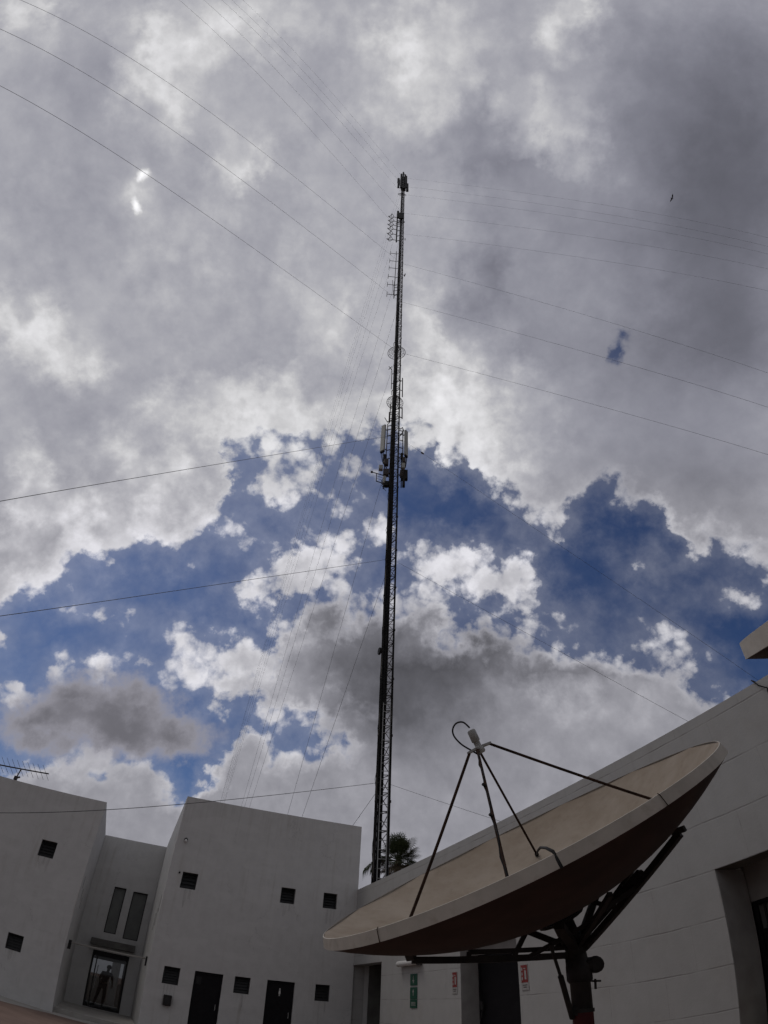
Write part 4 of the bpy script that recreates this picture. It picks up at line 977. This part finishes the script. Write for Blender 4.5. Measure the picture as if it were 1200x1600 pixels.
# two big grey sector panels
def sector(poly, label, wd, turn):
    o, f = ant('sector_panel', *poly[2], label, 'antenna', 'grey sector panel antennas')
    q = at2(f, poly); c = sum(q, Vector()) / 4; zb_, zt_ = min(q[2].z, q[3].z), max(q[0].z, q[1].z)
    X = Matrix.Translation((c.x, c.y - .15, 0)) @ Matrix.Rotation(turn, 4, 'Z')
    p = MB(); p.cbox(-wd / 2, wd / 2, -.09, .09, zb_, zt_, .04)
    p.v = [tuple(X @ Vector(k)) for k in p.v]; p.build('radome', 'antenna_grey', o)
    p = MB().box(-wd / 2 + .02, wd / 2 - .02, -.07, .07, zb_ - .12, zb_ + .001, X); 
    for k in (-.12, -.04, .05, .12): p.tube([X @ Vector((k, 0, zb_ - .1)), X @ Vector((k + .02, .05, zb_ - .6)), X @ Vector((k * .5 + .05, .12, zb_ - 1.2)), Vector((c.x * .6, 0, zb_ - 1.9))], .02, 5)
    p.build('connectors', 'cable', o)
    p = MB(); tx = -.28 if c.x < 0 else .29; px_ = c.x + (.3 if c.x < 0 else -.25)
    p.tube([(px_, .02, zb_ - 1.2), (px_, .02, zt_ + .5)], .04, 8)
    for t in (.1, .35, .65, .9, 1.05): z = zb_ + (zt_ - zb_) * t; p.bar((px_, .02, z), (tx, -.1, z), .05)
    for t in (.12, .88): z = zb_ + (zt_ - zb_) * t; p.bar((c.x, -.1, z), (px_, .02, z), .06)
    p.build('mount', 'steel_dark', o)
sector([(595.5, 671), (604.2, 667.5), (602, 704), (592.9, 707.5)], 'large grey sector panel antenna on the left of the mast', .40, rad(-35))
sector([(631.6, 680), (637.4, 676), (637.6, 712), (630.8, 714.6)], 'large grey sector panel antenna on the right of the mast', .34, rad(50))
def hoop():
    o, f = ant('hoop_antenna', 626, 675, 'bent hoop shaped antenna behind the right grey panel', 'antenna')
    MB().tube(at2(f, [(624.5, 681.5), (628.5, 676.5), (630.6, 673), (629, 668), (625.5, 670.5)]), .045, 6).build('hoop', 'steel_dark', o)
    q = f(624.5, 681.5); q2 = f(625.5, 670.5); MB().bar(q, (.29, -.1, q.z), .05).build('arm', 'steel_dark', o); MB().bar(q2, (.29, -.1, q2.z), .05).build('arm', 'steel_dark', o)
hoop()
# radio units under the panels
def radio_units(spec, label):
    o, f = ant('radio_units', spec[0][0], spec[-1][1], label, 'equipment', 'radio units on the mast')
    for x, y, ww, hh, m in spec:
        c = f(x, y); MB().cbox(c.x - ww / 2, c.x + ww / 2, -.28, .0, c.z - hh / 2, c.z + hh / 2, .03).build('unit', m, o)
    p = MB(); x0 = spec[0][0]; a, b = f(x0, spec[0][1] - 4), f(x0, spec[-1][1] + 4); p.tube([Vector((a.x, .05, a.z)), Vector((a.x, .05, b.z))], .045, 6)
    for x, y, *_ in spec[::2]: c = f(x, y); p.bar((a.x, .05, c.z), (-.28 if a.x < 0 else .29, -.1, c.z), .05)
    for k in range(6):
        z = a.z + (b.z - a.z) * random.random(); p.tube([(a.x, -.2, z), (a.x + random.uniform(-.25, .25), -.25, z - .4), (a.x * .7, -.2, z - .9)], .02, 5)
    p.build('mount', 'cable', o)
radio_units([(601.5, 717, .28, .55, 'cable'), (603.5, 725, .34, .7, 'steel_dark'), (595, 733.5, .30, .5, 'antenna_grey'), (603, 741, .42, .7, 'steel_dark'), (600.5, 753, .22, .8, 'antenna_grey'), (603.5, 759, .35, .5, 'cable')], 'cluster of small radio units below the left grey panel')
radio_units([(627.5, 716, .18, .7, 'cable'), (631, 722, .26, .6, 'steel_dark'), (630, 731, .26, .6, 'antenna_grey'), (631.5, 745, .50, 1.05, 'cable'), (628, 743, .3, .7, 'steel_dark'), (630.5, 757, .2, .8, 'cable')], 'cluster of small dark radio units below the right grey panel')
def stand_off():
    o, f = ant('stand_off_arm', 598, 745, 'horizontal stand-off arm with a ball tip left of the mast below the radio units', 'bracket')
    tip = f(581, 737.5)
    MB().tube([tip, Vector((-.28, 0, tip.z - .55))], .035, 6).lathe(tip - Vector((.09, 0, 0)), (1, 0, 0), [(.03, 0), (.09, .04), (.09, .14), (.03, .18)], 10).build('arm', 'steel_dark', o)
    a = f(588.3, 740); b = f(588, 752); e = f(605, 763)
    MB().tube([a, b], .035, 6).tube([b, Vector((-.5, 0, b.z - .35)), Vector((-.28, 0, e.z))], .025, 5).build('strut', 'steel_dark', o)
    p = MB(); 
    for k in range(3): z = a.z - .25 - k * .28; p.tube([(a.x, 0, z), (-.6, 0, z - .3)], .014, 5)
    p.build('wire', 'wire', o)
stand_off()
def drum(px, py):
    o, f = ant('drum_antenna', px, py, 'small round drum antenna on the left of the lower mast', 'antenna')
    c = f(px, py); MB().lathe(c + Vector((.06, 0, 0)), (-1, -.35, 0), [(.10, 0), (.20, .05), (.21, .12), (.19, .15)], 20).build('radome', 'cable', o)
    MB().bar(c + Vector((.05, 0, 0)), (-.29, -.1, c.z), .06).build('mount', 'steel_dark', o)
drum(594, 1018)

# ------------------------------------------------------------------ fan palm behind the roof
def palm():
    v = ray(624, 1342); X = CAM + v * (31.0 / math.hypot(v.x, v.y)); o = empty('palm_tree', (X.x, X.y, 0)); tag(o, 'dark fan palm with drooping dry frond tips behind the mast foot', 'palm tree')
    H = X.z - .1; pts = [(.25 * math.sin(k * .5) * .3, 0, H * k / 10) for k in range(11)]
    MB().tube(pts, [.26, .21, .19, .18, .18, .17, .17, .17, .18, .2, .18], 12).build('trunk', 'trunk', o)
    rng = random.Random(3); g_ = MB(); dry = MB()
    top = Vector((pts[-1][0], 0, H))
    for k in range(84):
        az = rng.random() * 2 * math.pi; el = rng.uniform(-.75, 1.35); ln = rng.uniform(.45, .95)
        d_ = Vector((math.cos(az) * math.cos(el), math.sin(az) * math.cos(el), math.sin(el)))
        b = top + d_ * ln; g_.tube([top, b], .014, 4)
        u = d_.cross(Vector((0, 0, 1))).normalized(); w_ = u.cross(d_)
        n = 17; L_ = rng.uniform(.55, .8)
        mb = dry if el < -.45 else g_
        for i in range(n):
            a = -1.9 + 3.8 * i / (n - 1); dd = (d_ * math.cos(a) + u * math.sin(a) + w_ * .25).normalized(); ll = L_ * (.7 + .3 * math.cos(a))
            t = b + dd * ll * .6; tip = b + dd * ll + Vector((0, 0, -.22 * ll)); wd = w_.cross(dd).normalized() * .024
            mb.add([b, t + wd, tip, t - wd], [(0, 1, 2, 3)])
    # outer leaves on long petioles, their blades hanging as a fringe
    for az, s in ((0.1, 1), (.4, .95), (-.35, .85), (3.0, 1.15), (3.3, 1.2), (2.7, 1.05), (3.6, 1.0), (3.15, .9), (2.9, 1.25)):
        d_ = Vector((math.cos(az), math.sin(az) * .6, 0)); u = Vector((-d_.y, d_.x, 0)); arc = []
        for t in range(10): q = t / 9; arc.append(top + d_ * 1.35 * s * q + Vector((0, 0, .85 * q - 1.15 * q * q)) * s)
        g_.tube(arc, .014, 4, .004)
        for t in range(3, 10):
            for r_ in range(5):
                c = arc[t].lerp(arc[min(t + 1, 9)], r_ / 5); sg = rng.uniform(-1, 1); ln = rng.uniform(.22, .5) * s
                m_ = c + d_ * .10 + u * sg * .10 + Vector((0, 0, -.35 * ln)); e = m_ + d_ * .05 + u * sg * .05 + Vector((0, 0, -.65 * ln)); w_ = Vector((.013, 0, 0))
                g_.add([c, m_ + w_, e, m_ - w_], [(0, 1, 2, 3)])
    g_.build('crown', 'frond', o); dry.build('dry_skirt', 'frond_dry', o)
palm()

# ------------------------------------------------------------------ TV aerial on the left roof
yo = empty('tv_aerial', Fm @ Vector((-4.467, 2.0, 5.7)), FROT)
tag(yo, 'rooftop television aerial with many short rods on the left white roof', 'aerial')
MB().tube([(0, 0, 0), (0, 0, .9), (.05, 0, 1.24)], .022, 8).build('pole', 'steel_dark', yo)
MB().tube([(0, 0, .93), (.12, -.02, .98)], .03, 6).box(-.06, .05, -.05, .05, .86, .98).build('clamp', 'steel_dark', yo)
MB().bar((-1.1, 0, 1.16), (.954, 0, 1.32), .034).build('boom', 'steel_dark', yo)
el = MB()
for k in range(12):
    x = -1.0 + k * .168; z = 1.165 + (x + 1.1) * .078 + .012; ln = .40 - .008 * k
    el.tube([(x - .12, -ln, z + .14), (x + .12, ln, z - .14)], .0055, 5)
el.build('rods', 'steel_dark', yo)

# ------------------------------------------------------------------ a distant bird
bv = CAM + ray(1050, 309.5) * 70
b_ = MB(); b_.lathe(bv - Vector((.16, 0, 0)), (1, .2, .1), [(.01, 0), (.05, .06), (.065, .14), (.045, .24), (.035, .28), (.03, .32), (.004, .37)], 10)
bird = b_.build('bird', 'feather'); tag(bird, 'tiny dark bird flying high in the grey cloud at the upper right', 'bird')
wg = MB()
for sg in (-1, 1):
    wg.add([bv + Vector(q) for q in ((-.02, sg * .03, .03), (.12, sg * .03, .03), (.10, sg * .22, .12), (-.02, sg * .45, .08), (-.06, sg * .25, .11))], [(0, 1, 2, 3, 4)])
    wg.add([bv + Vector(q) for q in ((-.02, sg * .03, .015), (.12, sg * .03, .015), (.10, sg * .22, .105), (-.02, sg * .45, .075), (-.06, sg * .25, .095))], [(4, 3, 2, 1, 0)])
wg.build('wings', 'feather', bird)
